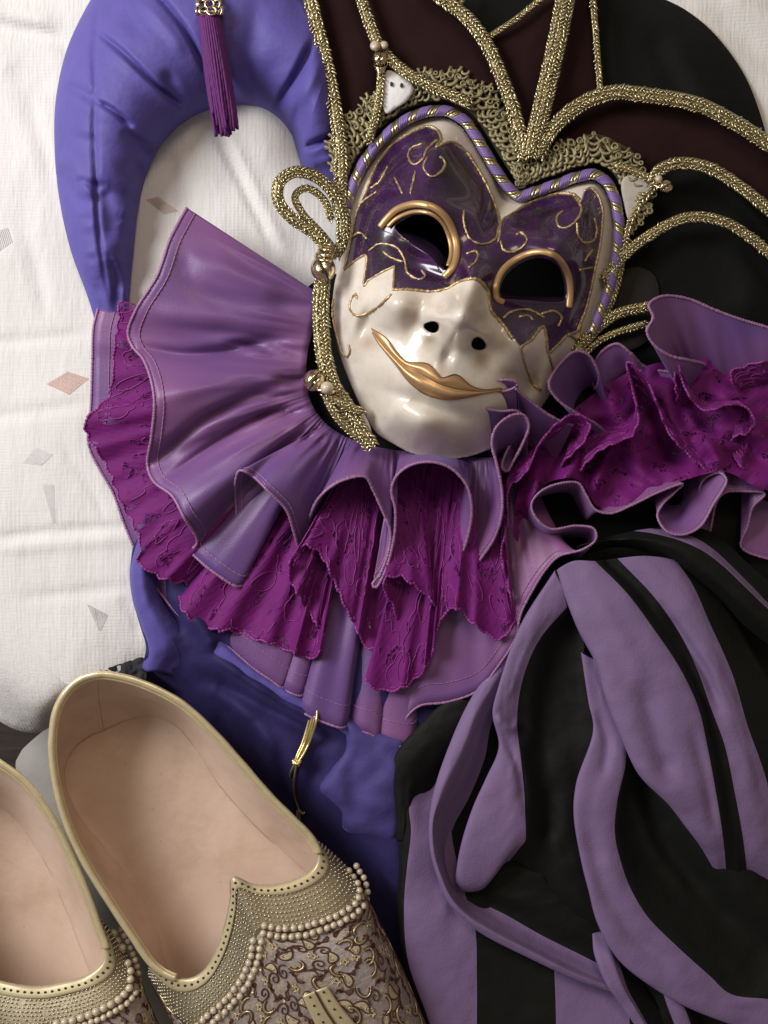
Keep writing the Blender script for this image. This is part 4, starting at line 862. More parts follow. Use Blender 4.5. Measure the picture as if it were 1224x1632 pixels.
# ------------------------------------------------------------------ striped cloth
trousers = empty('striped_trousers', (930, 1250, 0), 'crumpled lilac and black striped costume cloth lying in long folds, bottom right', 'trousers')
def striped(name, cols, mats, n=150, sub=9, nz=1.2, seed=0, thick=1.2, mids=(), cr=()):
    """cols: traced stripe borders and fold lines from left to right; mats: one letter per interval"""
    K = np.stack([arc(c, n) for c in cols]); K0 = K.copy()
    for j in mids: K[j, :, 2] = .45*K0[j, :, 2]+.275*(K0[j-1, :, 2]+K0[j+1, :, 2])
    G = crossblend(K, sub)
    for L, dp, w in cr: crease(G, L, dp, w)
    uu, vv = np.meshgrid(np.arange(G.shape[1])*3.2, np.arange(G.shape[0])*2.6); G[..., 2] += 1.0*vnoise(uu*.28+vv*.12, vv, 13, seed+5)+.7*vnoise(uu*.5-vv*.2, vv, 9, seed+6)
    G[..., 2] += nz*vnoise(G[..., 0], G[..., 1], 48, seed)+nz*.6*vnoise(G[..., 0], G[..., 1], 20, seed+1)
    fm = np.repeat(['LB'.index(m) for m in mats], sub)[:, None]*np.ones((1, n-1), int)
    u = np.linspace(0, 1, G.shape[1])
    return sheet(name, G, [LILAC, BLACKS], trousers, fm=fm.ravel(), thick=thick)
# black underside that everything lies on
o_ = A([(622, 1225), (650, 1180), (690, 1140), (790, 1020), (850, 860), (880, 760), (1040, 740), (1300, 740), (1320, 1740), (690, 1740), (650, 1560), (634, 1400), (630, 1300)])
o_ = arc(np.c_[o_, np.zeros(len(o_))], 240, True)[:, :2]; X, Y, F = field_geo(o_, 7.0); d, _ = segdist(X, Y, np.concatenate([o_, o_[:1]]))
part('cloth_underside', np.stack([X, Y, -8+13*(1-np.exp(-d/14))+vnoise(X, Y, 40, 81)*3], -1), F, BLACKS, trousers)
striped('striped_panel', [[(640, 1205, 12), (630, 1225, 26), (632, 1300, 24), (636, 1380, 20), (633, 1450, 18), (645, 1550, 15), (676, 1650, 10), (700, 1740, 10)],
    [(664, 1232, 14), (655, 1245, 28), (652, 1290, 34), (655, 1325, 36), (649, 1380, 34), (644, 1440, 32), (650, 1530, 30), (685, 1632, 28), (712, 1740, 26)],
    [(700, 1228, 8), (690, 1250, 12), (690, 1300, 24), (690, 1340, 30), (695, 1400, 22), (700, 1460, 34), (710, 1550, 34), (725, 1640, 32), (736, 1740, 30)],
    [(760, 1120, 10), (720, 1250, 8), (720, 1330, 6), (740, 1420, 14), (757, 1480, 26), (760, 1560, 28), (760, 1640, 28), (760, 1740, 28)],
    [(800, 1120, 6), (800, 1250, 4), (810, 1380, 4), (815, 1470, -2), (822, 1530, 20), (824, 1600, 25), (825, 1660, 25), (826, 1740, 25)],
    [(850, 1120, 4), (860, 1250, 2), (870, 1400, 4), (880, 1500, -6), (884, 1560, 18), (886, 1620, 25), (886, 1680, 25), (888, 1740, 25)],
    [(940, 1120, 2), (960, 1250, 2), (975, 1400, 4), (992, 1530, -14), (1001, 1580, 4), (1004, 1640, 25), (1008, 1700, 25), (1012, 1740, 25)],
    [(1060, 1120, 0), (1070, 1250, 0), (1080, 1400, 2), (1100, 1530, -6), (1110, 1600, 14), (1115, 1650, 14), (1118, 1700, 14), (1120, 1740, 14)]], 'BLLBBLB', seed=3)
striped('black_fold', [[(716, 1122, 6), (674, 1164, 6), (644, 1198, 6), (630, 1226, 6), (634, 1262, 6), (638, 1300, 6), (636, 1340, 4)], [(712, 1112, 30), (668, 1156, 34), (636, 1194, 36), (623, 1226, 36), (628, 1262, 32), (632, 1300, 30), (632, 1340, 24)], [(740, 1116, 40), (690, 1166, 44), (656, 1206, 46), (640, 1232, 44), (641, 1264, 40), (642, 1300, 36), (641, 1340, 30)],
    [(780, 1120, 32), (722, 1180, 34), (684, 1220, 36), (662, 1246, 36), (656, 1272, 34), (652, 1304, 32), (650, 1340, 26)], [(800, 1130, 10), (740, 1190, 10), (706, 1232, 12), (684, 1262, 14), (670, 1284, 16), (660, 1310, 20), (656, 1345, 20)]], 'BBBB', n=90, seed=41)
# upper cloth whose rolled hem sweeps round to the right
striped('hemmed_panel', [[(806, 1035, 20), (752, 1122, 22), (720, 1195, 26), (700, 1257, 28), (692, 1308, 28), (694, 1357, 27), (706, 1401, 26), (722, 1436, 24), (748, 1466, 22), (780, 1489, 20), (848, 1522, 18), (922, 1558, 14), (985, 1580, 10)],
    [(802, 1035, 36), (746, 1122, 46), (714, 1195, 56), (693, 1257, 60), (684, 1308, 60), (686, 1357, 58), (698, 1401, 56), (715, 1438, 54), (743, 1469, 52), (775, 1492, 50), (844, 1527, 46), (919, 1562, 40), (982, 1584, 30)],
    [(815, 1040, 40), (762, 1128, 56), (735, 1196, 64), (706, 1258, 66), (690, 1308, 66), (692, 1357, 65), (703, 1398, 63), (719, 1432, 60), (746, 1462, 58), (780, 1484, 56), (848, 1519, 52), (922, 1555, 45), (983, 1578, 34)],
    [(826, 1046, 30), (772, 1140, 38), (752, 1200, 36), (722, 1262, 34), (698, 1308, 36), (699, 1355, 36), (710, 1392, 34), (724, 1424, 32), (754, 1452, 32), (790, 1474, 32), (852, 1508, 30), (926, 1545, 28), (985, 1570, 24)],
    [(840, 1060, 18), (785, 1150, 14), (772, 1210, 10), (748, 1270, 8), (722, 1320, 6), (716, 1362, 6), (722, 1396, 6), (740, 1420, 6), (770, 1440, 6), (806, 1458, 6), (862, 1490, 6), (934, 1526, 8), (990, 1555, 10)],
    [(860, 1080, 12), (830, 1170, 8), (820, 1240, 8), (800, 1310, 8), (780, 1360, 8), (775, 1390, 10), (785, 1410, 12), (800, 1425, 14), (830, 1435, 16), (860, 1445, 14), (900, 1470, 12), (950, 1500, 10), (1000, 1535, 10)],
    [(900, 1080, 12), (890, 1180, 10), (880, 1260, 10), (870, 1330, 10), (868, 1370, 12), (870, 1395, 14), (878, 1410, 12), (890, 1420, 10), (905, 1430, 10), (925, 1440, 8), (950, 1460, 8), (980, 1490, 8), (1020, 1520, 8)]], 'LLLLBB', n=170, seed=9)
# the first lilac stripe, pinched at the top and widening into a leaf-shaped fold, then a black stripe
striped('leaf_fold_panel', [[(894, 914, 40), (834, 1002, 34), (799, 1102, 30), (791, 1140, 28), (801, 1196, 22), (780, 1246, 20), (761, 1290, 18), (745, 1340, 16), (736, 1380, 14), (733, 1404, 12), (742, 1414, 10)],
    [(884, 910, 72), (829, 999, 68), (794, 1099, 66), (786, 1138, 70), (796, 1190, 58), (776, 1240, 54), (756, 1284, 52), (739, 1335, 50), (730, 1377, 46), (728, 1406, 40), (738, 1421, 28)],
    [(897, 935, 80), (846, 1010, 80), (815, 1090, 74), (803, 1140, 66), (814, 1200, 70), (805, 1270, 66), (793, 1340, 62), (783, 1380, 54), (776, 1402, 46), (772, 1412, 38), (768, 1418, 28)],
    [(905, 966, 66), (860, 1019, 64), (834, 1079, 58), (824, 1148, 52), (830, 1208, 62), (836, 1270, 58), (837, 1300, 56), (838, 1322, 54), (837, 1340, 48), (826, 1354, 42), (812, 1372, 28)],
    [(912, 985, 40), (885, 1035, 34), (870, 1090, 30), (864, 1150, 28), (864, 1220, 36), (866, 1280, 36), (868, 1310, 34), (870, 1335, 32), (868, 1352, 28), (860, 1370, 24), (850, 1390, 14)],
    [(922, 1000, 36), (915, 1060, 30), (912, 1120, 28), (906, 1170, 30), (895, 1230, 40), (894, 1290, 38), (898, 1330, 34), (902, 1370, 30), (904, 1400, 26), (906, 1430, 20), (908, 1450, 10)],
    [(932, 1010, 40), (932, 1060, 40), (942, 1120, 40), (950, 1165, 40), (930, 1240, 34), (926, 1300, 32), (934, 1360, 28), (942, 1400, 26), (948, 1430, 24), (954, 1460, 20), (960, 1480, 12)]], 'LLLBBB', seed=13, mids=(2,), cr=(([(790, 1140), (815, 1160), (830, 1150)], -7, 8), ([(800, 1165), (826, 1225), (836, 1290)], 6, 7), ([(870, 1020), (850, 1100), (850, 1200)], -8, 14), ([(880, 1240), (880, 1300), (870, 1350)], 8, 14)))
# second lilac stripe sweeping down to the lower right corner, black folds beside it
striped('sweeping_panel', [[(935, 1040, 24), (945, 1118, 26), (953, 1165, 26), (927, 1250, 30), (924, 1300, 30), (936, 1377, 30), (946, 1417, 30), (961, 1470, 28), (996, 1528, 26), (1060, 1576, 24), (1105, 1601, 22), (1190, 1632, 20), (1290, 1660, 20)],
    [(926, 1040, 44), (938, 1118, 50), (946, 1163, 54), (919, 1248, 60), (915, 1298, 62), (928, 1377, 62), (938, 1417, 60), (953, 1472, 58), (988, 1531, 56), (1053, 1581, 54), (1098, 1606, 52), (1182, 1638, 48), (1280, 1668, 46)],
    [(945, 1050, 50), (956, 1118, 56), (972, 1190, 64), (950, 1265, 72), (946, 1310, 72), (958, 1380, 72), (970, 1425, 72), (992, 1470, 70), (1034, 1522, 66), (1092, 1568, 64), (1132, 1594, 60), (1200, 1614, 56), (1285, 1634, 52)],
    [(962, 1058, 48), (972, 1118, 52), (998, 1200, 58), (984, 1275, 62), (980, 1330, 62), (994, 1388, 62), (1008, 1422, 62), (1033, 1462, 60), (1083, 1512, 58), (1132, 1556, 54), (1164, 1584, 52), (1222, 1592, 50), (1290, 1600, 48)],
    [(975, 1066, 40), (985, 1120, 40), (1008, 1210, 44), (1004, 1280, 40), (1008, 1340, 36), (1026, 1386, 36), (1046, 1420, 38), (1075, 1456, 40), (1118, 1500, 42), (1160, 1540, 42), (1188, 1560, 42), (1235, 1566, 40), (1295, 1570, 40)],
    [(990, 1080, 30), (1005, 1130, 28), (1026, 1220, 24), (1036, 1280, 18), (1052, 1330, 12), (1076, 1370, 10), (1098, 1400, 10), (1128, 1432, 12), (1162, 1465, 14), (1195, 1490, 16), (1220, 1504, 16), (1255, 1514, 16), (1300, 1520, 16)],
    [(1010, 1090, 30), (1030, 1140, 30), (1056, 1220, 34), (1080, 1280, 40), (1100, 1320, 42), (1124, 1352, 42), (1146, 1376, 42), (1174, 1402, 42), (1204, 1428, 40), (1230, 1446, 38), (1250, 1458, 36), (1275, 1468, 34), (1305, 1476, 34)],
    [(1040, 1090, 24), (1070, 1140, 22), (1106, 1220, 20), (1136, 1275, 18), (1156, 1308, 16), (1176, 1336, 16), (1194, 1354, 16), (1216, 1374, 16), (1238, 1392, 16), (1256, 1406, 16), (1270, 1416, 16), (1288, 1424, 16), (1310, 1430, 16)]], 'LLLBBBB', n=170, seed=17, mids=(2,), cr=(([(935, 1290), (955, 1390), (1010, 1490), (1080, 1550)], 7, 14), ([(1010, 1260), (1040, 1350), (1110, 1440)], -9, 12), ([(950, 1130), (968, 1180), (960, 1240)], 6, 9)))
# lifted lobe in front with the next two stripes
striped('front_lobe_panel', [[(896, 912, 40), (911, 955, 40), (931, 1004, 38), (960, 1059, 36), (976, 1113, 34), (1006, 1186, 32), (1030, 1232, 30), (1074, 1276, 26), (1100, 1312, 22), (1120, 1335, 18)],
    [(888, 908, 72), (903, 954, 80), (923, 1004, 82), (952, 1059, 84), (967, 1113, 86), (997, 1188, 88), (1022, 1238, 86), (1067, 1284, 78), (1095, 1321, 66), (1118, 1348, 44)],
    [(914, 894, 84), (946, 950, 102), (981, 1010, 108), (1014, 1070, 110), (1046, 1140, 110), (1074, 1200, 108), (1098, 1256, 102), (1118, 1305, 90), (1132, 1345, 74), (1142, 1390, 30)],
    [(948, 894, 82), (998, 944, 94), (1043, 1004, 98), (1083, 1064, 100), (1113, 1128, 98), (1128, 1193, 96), (1142, 1268, 90), (1150, 1318, 80), (1155, 1360, 62), (1158, 1402, 22)],
    [(966, 892, 70), (1020, 948, 78), (1064, 1006, 80), (1098, 1064, 82), (1124, 1128, 80), (1142, 1190, 78), (1157, 1268, 72), (1166, 1320, 64), (1172, 1362, 54), (1175, 1400, 34)],
    [(984, 890, 72), (1043, 952, 80), (1083, 1009, 84), (1110, 1064, 84), (1133, 1128, 82), (1155, 1188, 78), (1172, 1268, 72), (1182, 1322, 64), (1188, 1364, 50), (1192, 1405, 16)],
    [(1030, 886, 80), (1075, 936, 94), (1112, 1000, 100), (1140, 1070, 100), (1165, 1140, 94), (1186, 1210, 86), (1202, 1290, 76), (1210, 1335, 66), (1216, 1370, 50), (1220, 1408, 16)],
    [(1078, 894, 70), (1104, 932, 78), (1129, 988, 82), (1167, 1074, 80), (1192, 1158, 74), (1217, 1228, 68), (1236, 1300, 60), (1245, 1340, 54), (1250, 1375, 44), (1254, 1410, 30)],
    [(1105, 915, 48), (1150, 960, 52), (1196, 1030, 54), (1240, 1110, 52), (1268, 1190, 48), (1288, 1260, 44), (1298, 1320, 40), (1304, 1360, 36), (1308, 1390, 32), (1312, 1420, 28)]], 'LLLBBLLB', seed=23, mids=(2, 6), cr=(([(1020, 1080), (1040, 1150), (1075, 1260)], 12, 17), ([(940, 930), (1000, 1040), (1030, 1110)], -5, 16), ([(1048, 958), (1082, 1008), (1128, 1080), (1150, 1140)], 11, 8), ([(1100, 1150), (1125, 1240), (1140, 1330)], 7, 10)))
striped('upper_fold_panel', [[(930, 884, 40), (985, 872, 46), (1040, 884, 50), (1090, 914, 50), (1140, 950, 48), (1190, 1000, 44), (1270, 1060, 40)],
    [(920, 872, 66), (975, 862, 78), (1030, 864, 88), (1085, 886, 92), (1130, 918, 90), (1175, 954, 88), (1210, 984, 84), (1285, 1040, 74)],
    [(1010, 846, 66), (1040, 850, 78), (1085, 862, 88), (1120, 878, 90), (1150, 900, 88), (1190, 938, 84), (1226, 972, 80), (1295, 1026, 68)],
    [(1036, 842, 60), (1070, 846, 66), (1110, 858, 70), (1140, 878, 70), (1166, 902, 68), (1200, 936, 66), (1230, 966, 62), (1300, 1012, 56)],
    [(1060, 838, 34), (1100, 838, 36), (1150, 856, 38), (1180, 886, 38), (1220, 920, 38), (1300, 980, 34)]], 'BBLB', seed=29)
striped('hanging_fold', [[(946, 1490, 4), (952, 1530, 14), (972, 1572, 22), (1002, 1612, 22), (1030, 1650, 20), (1060, 1700, 18)], [(944, 1488, 10), (948, 1520, 34), (966, 1566, 44), (996, 1610, 42), (1022, 1650, 40), (1050, 1700, 38)],
    [(962, 1486, 12), (972, 1524, 40), (986, 1566, 50), (1010, 1606, 48), (1034, 1650, 46), (1060, 1700, 44)], [(982, 1520, 20), (990, 1545, 36), (1000, 1575, 42), (1018, 1608, 40), (1042, 1650, 38), (1072, 1700, 36)], [(1000, 1530, 12), (1020, 1560, 12), (1040, 1590, 12), (1060, 1620, 12), (1080, 1660, 12), (1100, 1700, 12)]], 'LLLB', n=60, seed=31)
striped('hanging_fold', [[(1056, 1580, 16), (1066, 1606, 16), (1080, 1640, 16), (1100, 1700, 16)], [(1058, 1582, 36), (1064, 1602, 36), (1078, 1640, 34), (1096, 1700, 32)], [(1090, 1604, 38), (1096, 1618, 38), (1104, 1645, 36), (1118, 1700, 34)], [(1110, 1608, 14), (1116, 1626, 14), (1124, 1650, 14), (1136, 1700, 14)]], 'LLB', n=40, seed=33)

# ------------------------------------------------------------------ shoes
def leather():
    m, nt, b = M('beige_lining', (.58, .42, .33), .5, 0, .4)
    v = coords(nt); f = noise(nt, v, 17, 6, .7)
    c = ramp(nt, f, [(.28, (.52, .36, .265)), (.5, (.64, .475, .37)), (.72, (.70, .535, .43))])
    sp = mth(nt, 'GREATER_THAN', noise(nt, v, 380, 2, .5), .74); c = mixc(nt, mth(nt, 'MULTIPLY', sp, .35), c, (.30, .19, .10))
    lk(nt, c, b.inputs['Base Color']); p = bump(nt, b, noise(nt, v, 1400, 2), .12, S*.8); bump(nt, b, noise(nt, v, 70, 4), .2, S*7, p); return m
LEATH = leather()
def brocade():
    m, nt, b = M('gold_brocade', (.3, .25, .2), .5, .15, .5)
    v = coords(nt, 'UV')
    w = nd(nt, 'ShaderNodeTexNoise'); w.inputs['Scale'].default_value = 16; lk(nt, v, w.inputs['Vector'])
    dv = nd(nt, 'ShaderNodeVectorMath', operation='MULTIPLY_ADD'); lk(nt, w.outputs['Color'], dv.inputs[0]); dv.inputs[1].default_value = (.085, .085, 0); lk(nt, v, dv.inputs[2])
    mg = nd(nt, 'ShaderNodeTexMagic', turbulence_depth=3); mg.inputs['Scale'].default_value = 36; mg.inputs['Distortion'].default_value = 1.5; lk(nt, dv.outputs[0], mg.inputs['Vector'])
    sep = nd(nt, 'ShaderNodeSeparateColor'); lk(nt, mg.outputs['Color'], sep.inputs[0])
    vo = nd(nt, 'ShaderNodeTexVoronoi', feature='SMOOTH_F1'); vo.inputs['Scale'].default_value = 19; lk(nt, dv.outputs[0], vo.inputs['Vector'])
    n2 = noise(nt, dv.outputs[0], 30, 2)
    c = ramp(nt, n2, [(.0, (.25, .21, .215)), (.50, (.33, .275, .26)), (.58, (.46, .38, .26)), (.66, (.32, .265, .25)), (1, (.4, .33, .27))])
    c3 = mixc(nt, mth(nt, 'MULTIPLY', mth(nt, 'LESS_THAN', vo.outputs['Distance'], .16), .7), c, (.42, .34, .22))
    lk(nt, c3, b.inputs['Base Color'])
    th = wave(nt, coords(nt, 'UV', (1, 1, 1), (0, 0, .6)), 150, .5, 'X')
    p = bump(nt, b, th, .35, S*1.2); bump(nt, b, mth(nt, 'ADD', n2, mth(nt, 'MULTIPLY', vo.outputs['Distance'], -1)), .5, S*3, p); return m
BROC = brocade()
BAND = metal('champagne_mesh', (.33, .285, .19), .45, .25, 1600, .5)
STRIP = metal('gold_leather_strip', (.56, .48, .29), .42, .12, 900, .12, .3)
BEAD = metal('diamante_bead', (.66, .60, .46), .14, .2, 500, .02)
HOLE, _n, _b = M('punched_hole', (.03, .02, .012), .7)
SOLE, _n, _b = M('shoe_sole', (.05, .035, .025), .7)
EMB1 = cloth('maroon_embroidery_thread', (.085, .032, .024), .6, .4, .1)
EMB3 = cloth('cream_embroidery_thread', (.46, .38, .25), .55, .4, .1, weave_s=.5)
EMB2 = metal('gold_embroidery', (.62, .50, .28), .34, .3, 1500, .5)
PB = {}
def shoe(root, rim, sole, rows, front, strip_w, pearls, seed, bead_rows=9):
    r_ = np.random.default_rng(seed); rim = A(rim); sole = A(sole); nR = len(rim)
    R1 = arcm(rim); S1 = arcm(sole)
    # lining wall, insole, outer wall
    m1 = R1*.62+S1*.38; m2 = R1*.25+S1*.75
    cen = S1[:, :2].mean(0); dirn = m1[:, :2]-cen; dirn /= np.linalg.norm(dirn, axis=1, keepdims=True); m1[:, :2] += dirn*5; m2[:, :2] += dirn*5; m2[:, 2] -= 6
    G = crossblend(np.stack([R1, m1, m2, S1]), 7); G = np.concatenate([G, G[:, :1]], 1); G[..., 2] += .8*vnoise(G[..., 0], G[..., 1], 30, seed)
    sheet('lining', G, LEATH, root, thick=2)
    sp = S1[:, :2]+(S1[:, :2]-cen)*.02; X, Y, F = field_geo(sp, 5.0); d, _ = segdist(X, Y, np.concatenate([sp, sp[:1]]))
    Z = S1[:, 2].mean()-3+5*np.exp(-d/7)+vnoise(X, Y, 60, seed+4)*1.6; part('insole', np.stack([X, Y, Z], -1), F, LEATH, root)
    B1 = R1*.55+S1*.45; B1[:, 2] = S1[:, 2].mean()-12; Bm = R1*.85+B1*.15; Bm[:, 2] = R1[:, 2]*.45+B1[:, 2]*.55; R0 = R1.copy(); R0[:, 2] -= 2
    G = crossblend(np.stack([R0, Bm, B1]), 5); G = np.concatenate([G, G[:, :1]], 1); sheet('quarter', G, BROC, root, thick=2, offset=1)
    part('outsole', np.concatenate([np.stack([B1[:, 0], B1[:, 1], B1[:, 2]-2], -1), [np.r_[B1[:, :2].mean(0), B1[0, 2]-2]]]), np.stack([np.arange(len(B1)), (np.arange(len(B1))+1) % len(B1), np.full(len(B1), len(B1))], -1), SOLE, root)
    # rolled gilt edge
    g = Geo(); P = R1[front[1]*12:] if True else R1
    loop = np.concatenate([R1[front[1]*12:], R1[:front[0]*12+1]]); loop[:, 2] += 2; nn = len(loop)
    g.tube(loop, 5.8*(1+.03*np.sin(np.arange(nn)*.7)), 10); o = g.put('gilt_edge', GILT, root)
    T, N, Bv = frames(loop); sgn = np.sign(((cen-loop[:, :2])*N[:, :2]).sum(1))[:, None]
    g = Geo(); g.tube(loop+N*sgn*6.5-A([0, 0, 3]), 2.4, 8); g.put('gilt_edge', GILT, root)
    # vamp
    net = np.stack([cri(A(r), 12) for r in rows]); G = crossblend(net, 14)
    nb = 14; Gb = G[:nb+1]; Gv = G[nb:].copy()
    Gs = Gb.copy(); sheet('beaded_band', Gb, BAND, root, thick=2); sheet('vamp', Gv, BROC, root, thick=2)
    # punched strip along the throat
    w = strip_w; Nn = Gb[1]-Gb[0]; Lr = np.linalg.norm(Gb[nb]-Gb[0], axis=1, keepdims=True)
    dirv = (Gb[4]-Gb[0]); dirv /= np.linalg.norm(dirv, axis=1, keepdims=True); k3 = 13; dirs = np.stack([np.convolve(np.pad(dirv[:, j], k3//2, mode='edge'), np.ones(k3)/k3, 'valid') for j in range(3)], -1)
    fr = np.clip(w/Lr, 0, .8); S0 = Gb[0]+A([0, 0, 2.2]); S2 = S0+dirs*np.minimum(w, Lr*.8)+A([0, 0, 1]); Sm = (S0+S2)/2+A([0, 0, 1.2])
    sheet('punched_strip', crossblend(np.stack([S0-A([0, 0, 5])-dirs*1.5, S0, Sm, S2, S2-A([0, 0, 3])+dirs*.6]), 3), STRIP, root, thick=0)
    hp = arc(Sm+A([0, 0, .6]), int(length(Sm)/10.5)); g = Geo(); V, Fb = ball_geo(1, 10, 6, 2.3, 2.3, .9)
    for p in hp[1:-1]: g.add(V+p, Fb)
    o = g.put('punched_hole', HOLE, root); o['kind'] = 'stuff'
    # diamante beads
    g = Geo(); V, Fb = ball_geo(1, 6, 4, 1.9, 1.9, 1.4)
    for i in range(bead_rows):
        t = .22+.70*i/(bead_rows-1); rr = Gb[int(t*nb)]*(1-(t*nb % 1))+Gb[min(nb, int(t*nb)+1)]*(t*nb % 1); L = length(rr)
        if L < 20: continue
        pp = arc(rr, max(4, int(L/6.9))); 
        if i % 2: pp = (pp[1:]+pp[:-1])/2
        for p in pp:
            if r_.random() < .94: g.add(V*r_.uniform(.75, 1.1)+p+A([0, 0, 1.2]), Fb)
    o = g.put('diamante_bead', BEAD, root); o['kind'] = 'stuff'
    # pearls, two rows, each pearl a part
    for path, rad in pearls:
        L = length(cri(A(path), 8)); P = arc(path, int(L/(rad*2.05)))
        if rad not in PB: V, Fb = ball_geo(rad, 14, 9); PB[rad] = make_mesh('pearl', V*S, Fb, PEARL)
        for p in P:
            # rest on the surface below
            o = bpy.data.objects.new('pearl', PB[rad]); C.objects.link(o); o.parent = root; gg = G.reshape(-1, 3); q = gg[np.argmin(np.hypot(gg[:, 0]-p[0], gg[:, 1]-p[1]))]
            pz = q[2]+rad*.5; o.location = W(A([p[0]+r_.normal(0, .5), p[1]+r_.normal(0, .5), pz]))-origin(root); PB.setdefault('n', []).append(o)
    # scrolling embroidery in relief
    nu = Gv.shape[1]; nv = Gv.shape[0]
    def at(u, v):
        i = np.clip(v, 0, 1)*(nv-1.001); j = np.clip(u, 0, 1)*(nu-1.001); i0 = i.astype(int); j0 = j.astype(int); fi = (i-i0)[:, None]; fj = (j-j0)[:, None]
        return (Gv[i0, j0]*(1-fi)+Gv[i0+1, j0]*fi)*(1-fj)+(Gv[i0, j0+1]*(1-fi)+Gv[i0+1, j0+1]*fi)*fj
    Lu = length(Gv[nv//3]); Lw = length(Gv[:, nu//2])
    gm = {0: Geo(), 1: Geo(), 2: Geo()}            # maroon, gold, cream
    def fill(x, y, m, h=.9):
        P = at(uc+np.r_[0, x]/Lu, vc+np.r_[0, y]/Lw); P[:, 2] += h; n = len(x); P[0, 2] += .8
        j = np.arange(n); gm[m].add(P, np.stack([np.zeros(n, int), 1+j, 1+(j+1) % n], -1))
    def line(x, y, m, r): P = at(uc+x/Lu, vc+y/Lw); P[:, 2] += 1.1; gm[m].tube(P, r, 5)
    def rot(x, y, a): return x*math.cos(a)-y*math.sin(a), x*math.sin(a)+y*math.cos(a)
    pts_ = []
    for tr in range(4000):
        uc = r_.uniform(.02, .98); vc = r_.uniform(.01, .95)
        if all((uc-a_)**2*Lu*Lu+(vc-b_)**2*Lw*Lw > 20.5**2 for a_, b_ in pts_): pts_.append((uc, vc))
    for uc, vc in pts_:
        kind = r_.integers(6); a0 = r_.uniform(0, 6.28); t = np.linspace(0, 1, 26); sg = r_.choice([-1, 1]); th = np.linspace(0, 2*np.pi, 21)[:-1]
        if kind == 0:                               # cream paisley with a maroon outline
            x = 15*np.cos(th); y = 7*np.sin(th)*(1-.55*np.cos(th))+5*np.cos(th)**2; x, y = rot(x, y, a0); fill(x, y, 2); line(np.r_[x, x[:1]]*1.12, np.r_[y, y[:1]]*1.12, 0, 1.25)
            line(x[3:12]*.6, y[3:12]*.6, 1, 1.1)
        elif kind == 1:                             # spiral tendril
            rad = 12*(1-.8*t); a = a0+sg*t*7.5; line(rad*np.cos(a), rad*np.sin(a), 0, 1.3*(1-.4*t)+.2)
            a = a0+sg*t*1.4; line((12+6*t)*np.cos(a0-sg*t*1.6), (12+6*t)*np.sin(a0-sg*t*1.6), 0, 1.3)
        elif kind == 2:                             # small blossom
            rad = 6.5*(1+.32*np.cos(th*5)); fill(rad*np.cos(th), rad*np.sin(th), 2); fill(2.2*np.cos(th), 2.2*np.sin(th), 0, 1.9); line(np.r_[rad, rad[0]]*np.cos(np.r_[th, 0])*1.1, np.r_[rad, rad[0]]*np.sin(np.r_[th, 0])*1.1, 1, .8)
        elif kind in (3, 5):                        # leafy branch
            x = 34*(t-.5); y = 6*np.sin(t*np.pi*2)*sg; x, y = rot(x, y, a0); line(x, y, 0, 1.1)
            for q in (4, 9, 14, 19, 23):
                lx = 5.5*np.cos(th[::2]); ly = 2.3*np.sin(th[::2]); lx, ly = rot(lx, ly, a0+(.9 if q % 2 else -.9)); fill(lx+x[q]+3*math.cos(a0+(.9 if q % 2 else -.9)), ly+y[q]+3*math.sin(a0+(.9 if q % 2 else -.9)), 0 if q % 3 else 1)
        else:                                       # gold crescent
            x = 14*np.cos(t*3.6); y = 14*np.sin(t*3.6); x, y = rot(x, y, a0); line(x, y, 1, 2.0*np.sin(np.pi*t)+.3); line(x*1.22, y*1.22, 0, 1.0); line(x*.78, y*.78, 0, .9)
    for m, mt, nm in ((0, EMB1, 'maroon_embroidery'), (1, EMB2, 'gold_embroidery'), (2, EMB3, 'cream_embroidery')):
        o = gm[m].put(nm, mt, root); o['kind'] = 'stuff'
    return G
def arcm(P, k=12):
    n = len(P); Q = np.concatenate([P[-3:], P, P[:3]]); return cri(Q, k)[3*k:(3+n)*k]
sr = empty('shoe', (330, 1380, -60), 'gold brocade slipper with whole heel and beige insole in view, pointed throat, gold strap', 'shoe', 'pair of gold slippers')
RIM = [(155, 1075, 92), (190, 1078, 92), (235, 1092, 90), (290, 1121, 86), (340, 1166, 82), (385, 1216, 78), (430, 1268, 74), (470, 1308, 72), (496, 1335, 70), (508, 1360, 70), (503, 1382, 72), (480, 1399, 78), (440, 1411, 84), (402, 1410, 88), (371, 1399, 92), (368, 1432, 88), (360, 1472, 85), (347, 1512, 82), (330, 1543, 78), (308, 1559, 74), (280, 1560, 72), (245, 1540, 70), (210, 1492, 72), (170, 1432, 74), (132, 1370, 76), (102, 1302, 80), (86, 1235, 84), (82, 1180, 88), (92, 1125, 90), (120, 1088, 92)]
SOL = [(165, 1165), (202, 1149), (240, 1144), (278, 1156), (306, 1187), (340, 1240), (386, 1296), (430, 1340), (470, 1378), (505, 1410), (520, 1440), (510, 1470), (480, 1500), (455, 1530), (430, 1555), (405, 1575), (380, 1590), (355, 1600), (330, 1605), (308, 1600), (288, 1585), (268, 1545), (246, 1468), (208, 1400), (166, 1348), (130, 1304), (108, 1262), (104, 1225), (118, 1195), (140, 1176)]
SOL = [(x, y, -38) for x, y in SOL]
